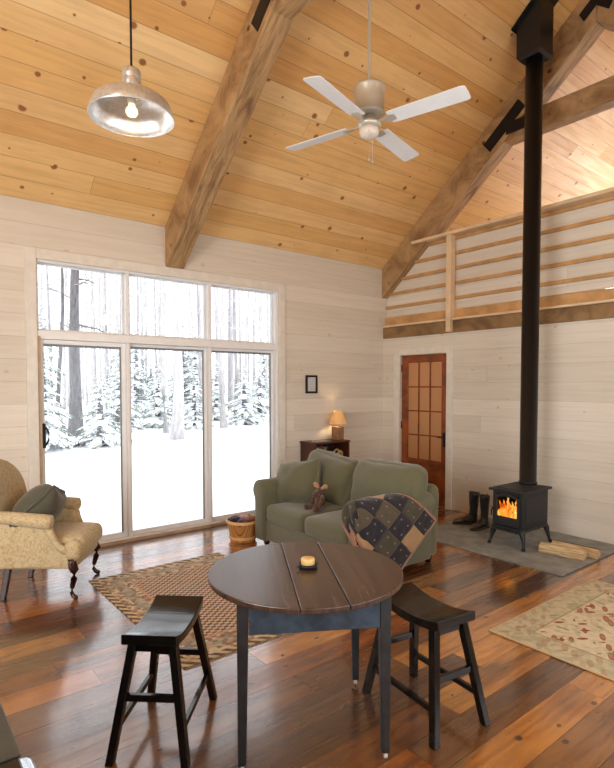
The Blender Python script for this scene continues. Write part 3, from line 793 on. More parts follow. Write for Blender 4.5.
def rugmat2():
    b = NB('floral_hooked_rug'); v, x, y, z = b.coord()
    W, L = .75, 1.1
    de = b.math('MINIMUM', b.math('SUBTRACT', W, b.math('ABSOLUTE', x)), b.math('SUBTRACT', L, b.math('ABSOLUTE', y)))
    n1 = b.noise(v, 9, 4, .6, 1.5)
    base = b.mix(b.sm(n1, .4, .62), S(194, 180, 148), S(168, 158, 128))
    inner = b.mix(b.sm(n1, .42, .62), S(208, 192, 162), S(184, 170, 140))
    c = b.mix(b.math('GREATER_THAN', de, .20), base, inner)
    line = b.math('MULTIPLY', b.math('GREATER_THAN', de, .19), b.math('LESS_THAN', de, .205))
    c = b.mix(b.math('MULTIPLY', line, .7), c, S(150, 134, 96))
    # blossoms, leaves
    nv = b.n('ShaderNodeTexNoise'); b.t.links.new(v, nv.inputs['Vector']); nv.inputs['Scale'].default_value = 4
    def leaves(ang, sx, sy, scale, thr, col1, col2, dens, seed):
        ca, sa = math.cos(ang), math.sin(ang)
        u = b.math('MULTIPLY', b.math('ADD', b.math('MULTIPLY', x, ca), b.math('MULTIPLY', y, sa)), sx)
        w = b.math('MULTIPLY', b.math('ADD', b.math('MULTIPLY', x, -sa), b.math('MULTIPLY', y, ca)), sy)
        d, cc = b.voro(b.vec(u, w, seed), scale)
        sp = b.n('ShaderNodeSeparateColor'); b.t.links.new(cc, sp.inputs[0])
        f = b.math('MULTIPLY', b.math('LESS_THAN', d, thr), b.math('GREATER_THAN', sp.outputs[1], dens))
        return f, b.mix(b.sm(d, thr*.3, thr), col1, col2)
    for args in ((.5, 1, 2.9, 6.2, .34, S(168, 112, 78), S(140, 82, 56), .3, 2.0), (-.6, 1, 2.6, 8, .30, S(124, 54, 38), S(150, 78, 54), .42, 5.0), (1.4, 1, 2.0, 9, .22, S(134, 134, 92), S(150, 146, 104), .4, 9.0)):
        f, cc = leaves(*args)
        f = b.math('MULTIPLY', f, b.math('ADD', .35, b.math('MULTIPLY', b.math('GREATER_THAN', de, .215), .6)))
        c = b.mix(f, c, cc)
    c = b.mix(b.math('LESS_THAN', de, .012), c, S(196, 170, 132))
    return b.pbr(c, .95, 0, b.bump(b.noise(v, 160, 2), .5, .004))
M['fringe'] = plain('rug_fringe', S(200, 180, 150), .9)
t = thing('kilim_rug', 'patterned red and tan kilim rug between the armchair and the round table', 'rug', (-3.845, -1.80, 0))
MB().box(-.60, .60, -.875, .875, .001, .008).build('weave', rugmat1(), t)
for s_ in (-1, 1):
    m = MB()
    for k in range(90):
        x_ = -.595+1.19*k/89; e = s_*(.875+.022+.006*random.random())
        m.faces([(x_-.003, s_*.875, .002), (x_+.003, s_*.875, .002), (x_+.004+random.uniform(-.004, .004), e, .002), (x_-.001, e, .002), (x_-.003, s_*.875, .005), (x_+.003, s_*.875, .005)], [(0, 1, 2, 3), (4, 5, 2, 3)])
    m.build('fringe', M['fringe'], t)
t = thing('floral_rug', 'cream rug with rust flowers and leaves on the floor at the right', 'rug', (-1.94, -4.58, 0))
MB().box(-.75, .75, -1.1, 1.1, .001, .012).build('pile', rugmat2(), t, bev=.004)

# ------------------------------------------------------------------ loveseat
sf = thing('loveseat', 'sage green two-seat sofa with rolled arms facing left', 'sofa', (-2.30, -1.66, 0)); sf.scale = (1.06, 1.055, 1)
G = M['sofa']
MB().box(-.455, .45, -.60, .60, .07, .27).build('base', G, sf, bev=.02, seg=3, smooth=True)
def armprof(s_):
    pts = [(.575, .06), (.575, .50)]
    c_, r_ = (.668, .565), .098
    for k in range(15):
        a = math.radians(200-k*(245/14)); pts.append((c_[0]+r_*math.cos(a), c_[1]+r_*math.sin(a)))
    pts += [(.728, .46), (.722, .06)]
    return [(s_*p[0], p[1]) for p in pts]
for s_ in (-1, 1):
    ar = MB().prism(armprof(s_), 'x', -.475, .34).build('arm', G, sf, bev=.014, seg=3, smooth=True)
    sh = []
    for p in armprof(s_):
        c_ = (s_*.655, .38); sh.append((c_[0]+(p[0]-c_[0])*.86, c_[1]+(p[1]-c_[1])*.93))
    MB().prism(sh, 'x', -.486, -.474).build('arm_panel', G, ar, bev=.004, smooth=True)
m = MB(); m.prism([(.20, .07), (.45, .07), (.485, .60), (.475, .68), (.42, .72), (.35, .70), (.28, .50)], 'y', -.70, .70)
m.build('backrest', G, sf, bev=.03, seg=3, smooth=True)
for s_ in (-1, 1):
    MB().pad((-.105, s_*.285, .345), (.74, .565, .17), n=14, r=.55, puff=.10, wr=.004, seed=s_+3).build('seat_cushion', G, sf, smooth=True)
    m = MB()
    m.M = Matrix.Translation((.185, s_*.365, .655 if s_ < 0 else .640)) @ Matrix.Rotation(math.radians(-76 if s_ < 0 else -70), 4, 'Y') @ Matrix.Rotation(math.radians(0 if s_ < 0 else -7), 4, 'Z')
    m.pad((0, 0, 0), (.50, .74, .24), n=18, r=.85, puff=.34, wr=.013, seed=s_+8)
    m.build('back_cushion', G, sf, smooth=True)
for sx in (-.40, .40):
    for s_ in (-1, 1): MB().lathe([(.022, 0), (.03, .03), (.034, .068)], (sx, s_*.64, 0), 12).build('foot', M['mahogany'], sf, smooth=True)
t = thing('throw_pillow', 'square green throw pillow in the left corner of the sofa', 'cushion', (-2.47, -1.17, .435))
m = MB(); m.M = Matrix.Translation((0, 0, .20)) @ Matrix.Rotation(math.radians(14), 4, 'Z') @ Matrix.Rotation(math.radians(-66), 4, 'Y') @ Matrix.Rotation(math.radians(12), 4, 'Z')
m.pad((0, 0, 0), (.44, .52, .20), n=18, r=.5, puff=.3, pinch=.9, wr=.02, seed=4)
m.build('cover', M['sofa'], t, smooth=True)
# plush toy
M['plush'] = fabric('brown_plush', S(98, 62, 42), .3, 120); M['plushtan'] = fabric('tan_plush', S(182, 136, 92), .2, 120)
t = thing('plush_toy', 'small brown plush moose with tan antlers slumped on the sofa', 'plush toy', (-2.52, -1.575, .435), math.radians(180))
m = MB(); m.tube([(.0, 0, .03), (.005, 0, .08), (.0, 0, .125), (-.005, 0, .15)], [.035, .05, .042, .022], 14); m.ball((0, 0, .05), (.055, .055, .05))
m.build('body', M['plush'], t, smooth=True)
m = MB(); m.ball((.005, 0, .175), (.036, .036, .036)); m.tube([(.02, 0, .17), (.05, 0, .155), (.075, 0, .145), (.085, 0, .142)], [.026, .026, .028, .015], 12)
hd = m.build('head', M['plush'], t, smooth=True)
for s_ in (-1, 1):
    m = MB(); m.tube([(0, s_*.02, .195), (-.005, s_*.045, .215), (-.005, s_*.075, .225), (-.005, s_*.095, .238)], [.012, .018, .022, .012], 10)
    m.tube([(-.005, s_*.055, .215), (-.005, s_*.06, .245)], [.014, .009], 8); m.build('antler', M['plushtan'], hd, smooth=True)
    MB().ball((.032, s_*.018, .19), .005, 8, 6).build('eye', M['black'], hd, smooth=True)
    m = MB(); m.tube([(.0, s_*.035, .13), (.03, s_*.06, .10), (.05, s_*.06, .06), (.055, s_*.055, .04)], [.018, .018, .018, .02], 10); m.build('arm', M['plush'], t, smooth=True)
    m = MB(); m.tube([(.02, s_*.03, .03), (.07, s_*.05, .028), (.11, s_*.06, .025)], [.026, .022, .022], 10); m.ball((.12, s_*.062, .03), (.018, .024, .03), 10, 8); m.build('leg', M['plush'], t, smooth=True)

# quilt over the near arm
def quiltmat():
    b = NB('argyle_quilt'); tc = b.n('ShaderNodeUVMap'); tc.uv_map = 'UVMap'
    sp = b.n('ShaderNodeSeparateXYZ'); b.t.links.new(tc.outputs[0], sp.inputs[0]); u, w = sp.outputs[0], sp.outputs[1]
    s_ = .20
    p = b.math('DIVIDE', u, s_); q = b.math('DIVIDE', w, s_)
    rn = b.white(b.vec(b.math('FLOOR', p), b.math('FLOOR', q), 1.5))
    par = b.math('MODULO', b.math('ADD', b.math('FLOOR', p), b.math('FLOOR', q)), 2.0)
    ca = b.ramp(rn, [(0, S(22, 20, 32)), (.45, S(18, 18, 28)), (.86, S(44, 24, 26))], 'CONSTANT')
    cb = b.ramp(rn, [(0, S(62, 57, 42)), (.35, S(156, 124, 86)), (.5, S(48, 30, 27)), (.75, S(76, 66, 50))], 'CONSTANT')
    c = b.mix(b.math('GREATER_THAN', par, .5), ca, cb)
    # small flowers
    fp = b.math('SUBTRACT', b.math('FRACT', b.math('MULTIPLY', p, 2)), .5); fq = b.math('SUBTRACT', b.math('FRACT', b.math('MULTIPLY', q, 2)), .5)
    rr = b.math('SQRT', b.math('ADD', b.math('MULTIPLY', fp, fp), b.math('MULTIPLY', fq, fq)))
    c = b.mix(b.math('MULTIPLY', b.math('LESS_THAN', rr, .09), .6), c, S(160, 130, 120))
    stw = b.math('MINIMUM', b.math('ABSOLUTE', b.math('SUBTRACT', b.math('FRACT', b.math('ADD', p, .5)), .5)), b.math('ABSOLUTE', b.math('SUBTRACT', b.math('FRACT', b.math('ADD', q, .5)), .5)))
    ed = b.math('MINIMUM', u, w)
    ed = b.math('MINIMUM', ed, b.math('MINIMUM', b.math('SUBTRACT', 1.02, u), b.math('SUBTRACT', .66, w)))
    c = b.mix(b.math('LESS_THAN', ed, .024), c, S(150, 104, 82))
    v = b.coord()[0]
    return b.pbr(c, .9, 0, b.bump(b.math('MULTIPLY_ADD', b.sm(stw, 0, .08), 1.0, b.math('MULTIPLY', b.noise(v, 90, 2), .2)), .5, .01), Sheen_Weight=.2)
def cross(v):   # arc length across the arm -> (y, z) world; + outwards
    if v > .2: return (-2.475, .56-(v-.2))
    if v > 0:
        a = math.radians(90-v/.2*98); return (-2.36-.112*math.cos(a), .565+.112*math.sin(a))
    if v > -.17:
        a = math.radians(90+v/.17*90); return (-2.36+.112*math.cos(a), .565+.112*math.sin(a))
    if v > -.26: return (-2.248, .565+(v+.17))
    return (-2.248-(v+.26), .478)
def quiltP(i, j):
    s_, t_ = i*1.02, j*.66
    x = -1.95-.756*s_-.80*t_; v = .34-.654*s_+.60*t_
    y, z = cross(v); xf = -2.815
    n_ = noise.noise(Vector((s_*6, t_*6, 3)))*.014+noise.noise(Vector((s_*13, t_*15, 8)))*.006
    if x < xf:
        e = xf-x; side = max(0, min(1, (v-.1)/.12)); fl = max(0, min(1, -(v+.26)/.1))
        r_ = .03; a = min(e/r_, PI/2)
        xx = xf-r_*math.sin(a); dn = max(0, e-r_*PI/2)+(r_*(1-math.cos(a)))
        x = xx-.012*abs(math.sin(y*30+dn*8))
        z = z-dn*(1-side); y = y+dn*side*.9
    out = Vector((0, -1 if v > .17 else 0, 1 if -.4 < v <= .17 else .3))
    p = Vector((x, y, z))+out*(.008+abs(n_))
    if v < -.26: p.z += abs(n_)*1.2
    return (p.x+2.5, p.y+2.4, max(.02, p.z)-.45)
t = thing('quilt', 'navy and tan diamond patchwork quilt draped over the near arm of the sofa', 'quilt', (-2.5, -2.4, .45))
MB().sheet(quiltP, 80, 54, lambda i, j: (i*1.02, j*.66)).build('patchwork', quiltmat(), t, smooth=True, solid=.012)

# ------------------------------------------------------------------ armchair
ac = thing('armchair', 'cream damask armchair with rolled arms and dark cabriole legs by the window', 'armchair', (-4.70, -.865, 0), math.radians(-33.5))
Dm = M['damask']
def cab(x, y, sx, sy):
    m = MB(); m.tube([(x, y, .31), (x+.0*sx, y, .27), (x+.022*sx, y+.012*sy, .22), (x+.018*sx, y+.01*sy, .16), (x+.0, y, .09), (x-.004*sx, y, .05), (x+.010*sx, y+.004*sy, .025), (x+.032*sx, y+.012*sy, .013), (x+.042*sx, y+.016*sy, .01)],
        [.036, .034, .032, .024, .017, .015, .017, .018, .009], 12)
    m.build('leg', M['mahogany'], ac, smooth=True)
cab(.235, -.27, 1, -1); cab(.235, .27, 1, 1)
for y in (-.24, .24): MB().leg((-.22, y, .31), (-.275, y*1.02, 0), .048, .036).build('leg', M['mahogany'], ac, bev=.004)
m = MB(); m.prism([(-.28, -.27), (.20, -.30), (.25, -.29), (.27, -.26), (.28, 0), (.27, .26), (.25, .29), (.20, .30), (-.28, .27)], 'z', .235, .35)
m.build('seat_frame', Dm, ac, bev=.02, seg=3, smooth=True)
MB().pad((.045, 0, .385), (.56, .50, .15), n=14, r=.7, puff=.18, wr=.003, seed=2).build('seat_cushion', Dm, ac, smooth=True)
for s_ in (-1, 1): MB().pad((.245, s_*.235, .365), (.13, .16, .14), n=10, r=.8, puff=.1).build('cushion_corner', Dm, ac, smooth=True)
# shield back, curved top, slight rake
def backP(thick):
    rs = []
    for k in range(17):
        a = k/16; z = .33+.70*a
        w = .27+.035*math.sin(PI*min(1, a*1.1)) if a < .62 else (.302*math.sqrt(max(0.0, 1-((a-.62)/.385)**2.2)))
        w = max(w, .02); cx_ = -.24-.16*a; th = .055 if a < .9 else .055*(1-.35*(a-.9)/.1)
        ring = []
        for i in range(20):
            q = 2*PI*i/20; cs, sn = math.cos(q), math.sin(q)
            yy = w*math.copysign(abs(cs)**.55, cs); ring.append((cx_+th*math.copysign(abs(sn)**.8, sn)-.05*(1-(yy/.3)**2)*1.0, yy, z))
        rs.append(ring)
    return rs
MB().rings(backP(.05)).build('backrest', Dm, ac, smooth=True)
for s_ in (-1, 1):
    # upholstered side panel under the arm, then the rolled arm with its scroll
    m = MB(); m.prism([(-.30, .25), (.17, .25), (.185, .34), (.12, .42), (.08, .56), (-.30, .60)], 'y', s_*.245, s_*.30)
    m.build('side_panel', Dm, ac, bev=.015, seg=3, smooth=True)
    m = MB(); m.tube([(-.34, s_*.27, .63), (-.2, s_*.29, .628), (-.05, s_*.305, .612), (.05, s_*.31, .60), (.105, s_*.312, .595), (.118, s_*.312, .594)], [.045, .048, .052, .055, .054, .03], 14)
    ar = m.build('arm', Dm, ac, smooth=True)
    m = MB(); m.tube([(.08, s_*.30, .56), (.10, s_*.29, .49), (.125, s_*.285, .43), (.17, s_*.285, .39), (.21, s_*.285, .36)], [.03, .028, .027, .028, .026], 10)
    m.build('arm_support', Dm, ar, smooth=True)
t = thing('throw_pillow', 'dark olive square pillow resting in the cream armchair', 'cushion', (-4.80, -.835, .47), math.radians(-33.5))
m = MB(); m.M = Matrix.Translation((.02, -.02, .175)) @ Matrix.Rotation(math.radians(-8), 4, 'Z') @ Matrix.Rotation(math.radians(-48), 4, 'Y') @ Matrix.Rotation(math.radians(24), 4, 'Z')
m.pad((0, 0, 0), (.42, .46, .18), n=16, r=.5, puff=.3, pinch=.85, wr=.012, seed=14); m.build('cover', M['pillow'], t, smooth=True)

# ------------------------------------------------------------------ basket of cloth
bk = thing('basket', 'round slatted wooden basket full of rolled cloth beside the sofa', 'basket', (-2.83, -.70, 0))
rs = [[(r_*math.cos(2*PI*i/40), r_*math.sin(2*PI*i/40), z) for i in range(40)] for r_, z in ((.122, 0), (.130, .005), (.158, .20), (.164, .222), (.156, .224), (.148, .20), (.124, .015), (.02, .014))]
MB().rings(rs).build('slats', M['basket'], bk, smooth=False)
for z, r_ in ((.045, .138), (.208, .165)):
    MB().lathe([(r_, z-.012), (r_+.005, z-.01), (r_+.006, z+.01), (r_, z+.012)], seg=40, caps=False).build('hoop', M['basketband'], bk, solid=.004)
cc = [('navy', S(38, 40, 62)), ('dark red', S(110, 40, 48)), ('pale pink', S(206, 170, 170)), ('tan', S(190, 130, 72)), ('dark plum', S(70, 38, 52)), ('blue-grey', S(92, 98, 124)), ('wine red', S(92, 30, 40))]
spots = [(-.07, .03, .21, 20), (.0, -.08, .205, 80), (.03, .03, .235, -35), (.09, -.02, .205, 10), (-.06, -.06, .205, 50), (.06, .09, .20, 60), (-.02, .1, .205, -10)]
for (nm, c), (x_, y_, z_, an) in zip(cc, spots):
    t = thing('cloth_roll', nm+' rolled piece of cloth lying in the wooden basket', 'cloth', (bk.location.x+x_, bk.location.y+y_, z_), math.radians(an), 'cloth rolls in the basket')
    m = MB(); m.tube([(-.065, 0, 0), (-.06, 0, 0), (-.02, .004, .006), (.03, -.003, .006), (.06, 0, 0), (.065, 0, 0)], [.018, .028, .032, .031, .028, .018], 12)
    m.build('fabric', fabric('cloth_'+nm.replace(' ', '_'), c, .25, 60), t, smooth=True)

# ------------------------------------------------------------------ kitchen corner at lower left
kc = thing('kitchen_counter', 'black kitchen counter corner at the lower left edge of the photo', 'counter', (-5.90, -3.55, 0))
MB().box(-.33, .31, -.745, .745, .08, .87).build('cabinet', plain('black_cabinet', S(34, 33, 32), .5), kc, bev=.004)
MB().box(-.336, .326, -.771, .766, .871, .894).build('worktop_edge', M['black'], kc)
MB().box(-.34, .33, -.77, .77, .8945, .90).build('worktop', plain('dark_stone_top', S(66, 68, 64), .3, var=.2), kc, bev=.002)
MB().box(-.30, .29, -.70, .70, 0, .08).build('plinth', M['black'], kc)
kr = thing('cooking_range', 'black range top with a rounded chrome rim next to the counter', 'range', (-5.89, -4.62, 0))
MB().box(-.33, .30, -.28, .28, 0, .86).build('body', plain('range_body', S(24, 24, 25), .3), kr, bev=.01)
m = MB(); m.box(-.34, .338, -.29, .294, .862, .908); m.build('chrome_rim', plain('chrome_rim', S(200, 205, 212), .12, 1, var=.02), kr, bev=.03, seg=4, smooth=True)
MB().box(-.31, .312, -.262, .272, .900, .914).build('cooktop', M['blacklacquer'], kr, bev=.004)
for x_, y_ in ((.13, .12), (-.15, .12), (.13, -.13), (-.15, -.13)):
    MB().lathe([(.075, .9145), (.075, .924), (.05, .927), (.02, .922)], (x_, y_, 0), 24).build('burner', M['steel'], kr)

# ------------------------------------------------------------------ ceiling fan
FXY = (-2.82, -2.5); FZ = 3.555
cz = EZ-SL*FXY[1]
fn = thing('ceiling_fan', 'white four-blade ceiling fan with brushed nickel motor on a long downrod', 'ceiling fan', (FXY[0], FXY[1], FZ))
MB().lathe([(.011, .30), (.011, cz-FZ-.02)], seg=12).build('downrod', M['brushed'], fn, smooth=False)
MB().lathe([(.07, cz-FZ-.09), (.07, cz-FZ-.05), (.03, cz-FZ-.12)][::-1], seg=24).build('canopy', M['brushed'], fn, smooth=True)
m = MB().lathe([(.02, .30), (.085, .298), (.118, .285), (.120, .27), (.114, .262), (.113, .10), (.118, .094), (.100, .082), (.04, .078)], seg=40)
m.build('motor_housing', M['brushed'], fn, bev=0, smooth=False)
for p in fn.children[-1].data.polygons: p.use_smooth = abs(p.normal.z) < .6
MB().lathe([(.045, .08), (.05, .04), (.085, .02), (.088, .0), (.06, -.012)], seg=32).build('blade_hub', M['brushed'], fn, smooth=True)
MB().lathe([(.06, -.012), (.072, -.02), (.074, -.05), (.062, -.075), (.03, -.086), (.002, -.088)], seg=32).build('light_kit', M['frost'], fn, smooth=True)
for k, a in enumerate((15.4, 105.4, 195.4, 285.4)):
    R_ = Matrix.Rotation(math.radians(a), 4, 'Z') @ Matrix.Translation((0, 0, .015)) @ Matrix.Rotation(math.radians(-11), 4, 'X')
    m = MB(); m.M = R_
    P = [(.17, -.062), (.20, -.066), (.72, -.074), (.745, -.070), (.757, -.058), (.760, .0), (.757, .058), (.745, .070), (.72, .074), (.20, .066), (.17, .062)]
    m.prism(P, 'z', 0, .007); bl = m.build('blade', M['fanwhite'], fn, bev=.002)
    m = MB(); m.M = R_; m.prism([(.06, -.018), (.13, -.014), (.17, -.036), (.215, -.03), (.22, 0), (.215, .03), (.17, .036), (.13, .014), (.06, .018)], 'z', -.006, -.0005)
    m.build('blade_iron', M['brushed'], bl, bev=.001)
for dx, dy, l_ in ((-.05, -.05, .22), (.06, .03, .17)):
    MB().tube([(dx, dy, -.06), (dx*1.3, dy*1.3, -.10), (dx*1.3, dy*1.3, -.06-l_)], .0022, 6).ball((dx*1.3, dy*1.3, -.065-l_), .007, 8, 6).build('pull_chain', M['brushed'], fn)

# ------------------------------------------------------------------ pendant lamp
PX2, PY2, PZ2 = -4.70, -2.65, 2.985
cz = EZ-SL*PY2
pd = thing('pendant_lamp', 'galvanised barn-style pendant lamp hanging lit at the upper left', 'pendant lamp', (PX2, PY2, PZ2))
prof = [(.212, 0), (.214, .004), (.205, .035), (.192, .07), (.17, .09), (.11, .108), (.06, .118), (.047, .125)]
MB().lathe(prof, seg=56, caps=False).build('lamp_shade', M['galv'], pd, smooth=True, solid=.003)
MB().lathe([(.048, .12), (.048, .19), (.046, .195), (.048, .20), (.048, .235), (.04, .245), (.012, .25)], seg=32).build('neck', M['galv'], pd, smooth=True)
MB().lathe([(.006, .25), (.006, cz-PZ2-.02)], seg=8).build('stem', M['steel'], pd)
MB().lathe([(.05, cz-PZ2-.07), (.05, cz-PZ2-.045), (.01, cz-PZ2-.09)][::-1], seg=20).build('canopy', M['galv'], pd)
MB().lathe([(.02, .12), (.02, .075), (.016, .07)], seg=16).build('socket', M['frost'], pd)
MB().lathe([(.014, .072), (.018, .058), (.029, .042), (.03, .028), (.022, .014), (.008, .008), (.001, .007)], seg=24).build('bulb', M['bulb'], pd, smooth=True)

# ------------------------------------------------------------------ outdoors
def gz(x, y):
    return -.16 + .05*noise.noise(Vector((x*.35, y*.35, 0))) + max(0, y-12)*.035 + .25*noise.noise(Vector((x*.09, y*.09, 4)))*min(1, y/8) - .02*min(y, 10)
def gP(i, j):
    y = .16+90*j**2.2; x = -12+i*75*(.45+.55*j)-14*j
    return (x, y, gz(x, y))
struct(MB().sheet(gP, 80, 70).build('snow_ground', M['snow'], smooth=True))
def tree(name, label, cat, x, y, h, r, mat, lean=0, nb=14, group=None, low=.25, seed=0, sag=.1):
    rnd = random.Random(seed)
    t = thing(name, label, cat, (x, y, gz(x, y)-.05), rnd.random()*6, group)
    pts = []; rad = []
    for k in range(9):
        a = k/8; pts.append((lean*h*a+.05*noise.noise(Vector((seed, a*3, 0)))*h*.3, .04*noise.noise(Vector((seed, a*3, 9)))*h*.3, h*a)); rad.append(r*(1-.75*a)+(.35*r if k == 0 else 0))
    MB().tube(pts, rad, 9).build('trunk', mat, t, smooth=True)
    m = MB()
    for k in range(nb):
        a = low+(1-low)*rnd.random(); i = min(7, int(a*8)); f = a*8-i
        p = Vector(pts[i]).lerp(Vector(pts[i+1]), f); an = rnd.random()*2*PI; L = h*(.05+.13*rnd.random())*(1.25-a)
        d_ = Vector((math.cos(an), math.sin(an), rnd.uniform(-.15, .45)))
        q = [p, p+d_*L*.5+Vector((0, 0, .02*L)), p+d_*L+Vector((0, 0, -sag*L))]
        rr = r*.28*(1-a*.6); m.tube(q, [rr, rr*.6, rr*.2], 5)
        for e in range(3):
            b0 = p+d_*L*rnd.uniform(.35, .9); d2 = (d_+Vector((rnd.uniform(-.9, .9), rnd.uniform(-.9, .9), rnd.uniform(-.2, .6)))).normalized()
            m.tube([b0, b0+d2*L*.35], [rr*.4, rr*.1], 4)
    m.build('branches', mat, t)
    return t
def conifer(label, x, y, h, w, group, seed, low=.06):
    rnd = random.Random(seed)
    t = thing('snowy_conifer', label, 'tree', (x, y, gz(x, y)-.05), 0, group)
    MB().tube([(0, 0, 0), (0, 0, h*.5), (0, 0, h*.97)], [w*.07, w*.045, .01], 8).build('trunk', M['barkdark'], t, smooth=True)
    m = MB(); n_ = int(h*9)
    for k in range(n_):
        a = low+(1-low)*k/n_; z = h*a; L0 = w*(1-a)**.8*.5+.05
        for j in range(6):
            an = rnd.random()*2*PI; L = L0*rnd.uniform(.55, 1.15); c_, s_ = math.cos(an), math.sin(an)
            segs = 4; pv = None
            for q in range(segs+1):
                f = q/segs; rr = L*f; zz = z+L*(.12*f-.42*f*f); ww = L*.24*(math.sin(PI*min(1, f*.85+.12)))*(1.0 if q % 2 else .6)
                row = [(c_*rr-s_*ww, s_*rr+c_*ww, zz-.05*L*rnd.random()), (c_*rr, s_*rr, zz+.02*L), (c_*rr+s_*ww, s_*rr-c_*ww, zz-.05*L*rnd.random())]
                if pv: m.faces(pv+row, [(0, 1, 4, 3), (1, 2, 5, 4)])
                pv = row
            # hanging tips
            for q in range(3):
                f = rnd.uniform(.3, 1); rr = L*f; zz = z+L*(.12*f-.42*f*f); e = rnd.uniform(-.2, .2)*L
                m.faces([(c_*rr-s_*e-.02, s_*rr+c_*e, zz), (c_*rr-s_*e+.04, s_*rr+c_*e+.03, zz), (c_*rr*1.05-s_*e, s_*rr*1.05+c_*e, zz-.16*L)], [(0, 1, 2)])
    m.build('foliage', M['needles'], t)
    return t
def at(px, y):      # point on the plane at depth y seen through the window at bearing tx from the room
    return -5.77+px*(y+5.44)
# notable trees; bearing = dx/dy as seen from the room
tree('spruce_trunk', 'thick dark trunk standing close behind the sliding door', 'tree', at(.275, 15.5), 15.5, 14, .22, M['barkdark'], .0, 26, seed=3)
tree('leaning_trunk', 'thin dark trunk leaning right of the window edge, left of the thick trunk', 'tree', at(.246, 13.5), 13.5, 9, .085, M['barkdark'], -.05, 16, seed=5)
tree('birch_tree', 'pale thick trunk in the middle of the centre pane', 'tree', at(.468, 12), 12, 15, .19, M['barkpale'], .0, 14, low=.4, seed=9)
tree('birch_tree', 'pale slender trunk just left of the thick pale trunk in the centre pane', 'tree', at(.445, 14), 14, 14, .10, M['barkpale'], .01, 12, low=.4, seed=11)
tree('birch_tree', 'pale trunk standing in the left third of the right pane', 'tree', at(.574, 14.5), 14.5, 15, .15, M['barkpale'], -.005, 14, low=.35, seed=13)
for k, (b_, y, h, w, lab) in enumerate(((.318, 12.5, 3.6, 2.6, 'short snowy conifer right of the thick dark trunk'), (.222, 12.8, 6.5, 2.8, 'tall snowy conifer at the left edge of the sliding door'),
        (.352, 16, 4.4, 3.0, 'snowy conifer beside the right stile of the sliding door'), (.428, 17, 4.2, 2.6, 'snowy conifer at the left of the centre pane'),
        (.505, 15, 3.9, 2.2, 'snowy conifer right of the pale trunk in the centre pane'), (.625, 15.5, 3.9, 2.8, 'short snowy conifer in the middle of the right pane'),
        (.556, 19, 4.6, 2.6, 'snowy conifer behind the left side of the right pane'), (.665, 18, 4.6, 2.8, 'snowy conifer at the right edge of the right pane'))):
    conifer(lab, at(b_, y), y, h*.72, w*.8, 'snowy conifers outside', 20+k)
rnd = random.Random(5)
protos = {}; placed = []
for k in range(125):
    for _try in range(30):
        y = rnd.uniform(17, 48); tx = rnd.uniform(.17, .80); x = at(tx, y)
        if all((x-q[0])**2+(y-q[1])**2 > 1.7 for q in placed): break
    placed.append((x, y))
    kind = rnd.choice(['g', 'p', 'p', 'p', 'g'])
    key = (kind, k % 3)
    lab = {'g': 'bare grey trunk among the far snowy woods', 'p': 'bare pale trunk among the far snowy woods', 'd': 'bare dark trunk among the far snowy woods'}[kind]
    grp = {'g': 'bare grey trunks in the far woods', 'p': 'bare pale trunks in the far woods', 'd': 'bare dark trunks in the far woods'}[kind]
    x = at(tx, y)
    if key not in protos:
        protos[key] = tree('bare_tree', lab, 'tree', x, y, 16, .085, M[{'g': 'bark', 'p': 'barkpale', 'd': 'barkdark'}[kind]], rnd.uniform(-.01, .01), 26, grp, seed=100+k)
    else:
        c = copy_tree(protos[key]); c.location = (x, y, gz(x, y)-.05); c.rotation_euler = (0, 0, rnd.random()*6); s_ = rnd.uniform(.75, 1.25); c.scale = (s_, s_, s_*rnd.uniform(.9, 1.1)); c['label'] = lab
cp = None
for k in range(12):
    for _try in range(30):
        y = rnd.uniform(21, 46); tx = rnd.uniform(.17, .80); x = at(tx, y)
        if all((x-q[0])**2+(y-q[1])**2 > 4 for q in placed): break
    placed.append((x, y))
    if cp is None: cp = conifer('snow-laden conifer deep in the far woods', x, y, 5, 2.8, 'snow-laden conifers in the far woods', 77)
    else:
        c = copy_tree(cp); c.location = (x, y, gz(x, y)-.05); c.rotation_euler = (0, 0, rnd.random()*6); s_ = rnd.uniform(.6, 1.1); c.scale = (s_, s_, s_)

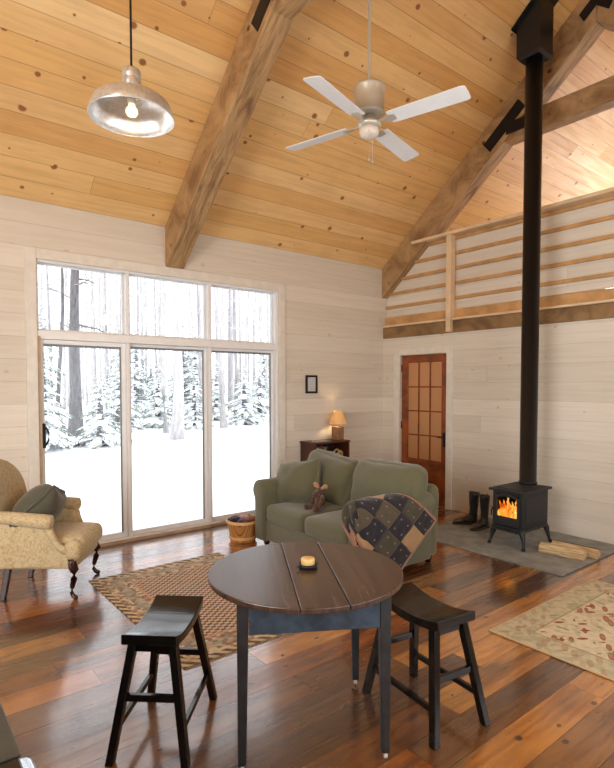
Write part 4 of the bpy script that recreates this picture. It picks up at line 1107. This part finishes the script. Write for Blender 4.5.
# ------------------------------------------------------------------ light
wd = bpy.data.worlds.new('overcast'); SC.world = wd; wd.use_nodes = True
bg = wd.node_tree.nodes['Background']; bg.inputs[0].default_value = (.93, .965, 1.0, 1); bg.inputs[1].default_value = 2.8
def area(name, loc, rot, sx, sy, power, col=(1, 1, 1), portal=False):
    l = bpy.data.lights.new(name, 'AREA'); l.shape = 'RECTANGLE'; l.size = sx; l.size_y = sy; l.energy = power; l.color = col
    o = bpy.data.objects.new(name, l); COL.objects.link(o); o.location = loc; o.rotation_euler = rot
    if portal: l.cycles.is_portal = True
    return o
area('window_portal', ((WX0+WX1)/2, .2, 1.38), (math.radians(-90), 0, 0), 2.75, 2.8, 1, portal=True)
FILL_TINT = (1.0, .95, .89)  # tint shared by the two added fill area lights
area('rear_fill_light', (-3.2, YN-.2, 1.55), (math.radians(90), 0, 0), 4.0, 2.1, 12, FILL_TINT)  # unseen area light added behind the camera to lift the room
area('gable_fill_light', (-8.2, -3.85, 1.6), (0, math.radians(-90), 0), 2.2, 2.9, 165, FILL_TINT)  # fill added outside the gable opening, aimed across at the stove wall
area('loft_window_daylight', (4.25, -2.9, 3.6), (0, math.radians(90), 0), 1.5, 3.0, 75, (.95, 1, 1))
def point(name, loc, p, col, r=.03):
    l = bpy.data.lights.new(name, 'POINT'); l.energy = p; l.color = col; l.shadow_soft_size = r
    o = bpy.data.objects.new(name, l); COL.objects.link(o); o.location = loc; return o
WARM = (1, .62, .30)
point('table_lamp_light', (-1.02, -.15, BZ+.30), 5.5, (1, .66, .32), .015)
point('pendant_light', (PX2, PY2, PZ2-.03), .7, WARM, .03)
point('ceiling_fill_light', (-6.6, -3.8, 3.9), 17, (1, .90, .78), .1)  # added point light without a fixture, brightens the ceiling
point('warm_fill_light', (-2.2, -5.2, 2.9), 26, (1, .86, .68), .1)  # added point light without a fixture, warms the stove wall and floor
point('hall_light', (1.3, -.9, 1.7), 30, (1, .6, .28), .12)

# ------------------------------------------------------------------ camera
f_ = 539.0; pitch = math.radians(2.2); yaw = math.atan2(674, 539)
cam = bpy.data.cameras.new('camera'); co = bpy.data.objects.new('camera', cam); COL.objects.link(co)
co.location = (-5.77, -5.44, 1.6); co.rotation_euler = (PI/2-pitch, 0, yaw-PI/2)
cam.sensor_fit = 'HORIZONTAL'; cam.sensor_width = 36; cam.lens = f_/614*36
cam.shift_y = (386+f_*math.tan(pitch)-384)/614; cam.clip_start = .03; cam.clip_end = 300
SC.camera = co
SC.view_settings.view_transform = 'Standard'; SC.view_settings.look = 'None'; SC.view_settings.gamma = 1
SC.view_settings.use_curve_mapping = False; SC.view_settings.exposure = 0.0
SC.cycles.use_denoising = True; SC.cycles.max_bounces = 10; SC.cycles.diffuse_bounces = 6; SC.cycles.transparent_max_bounces = 12
SC.cycles.sample_clamp_indirect = 6; SC.cycles.caustics_reflective = False; SC.cycles.caustics_refractive = False
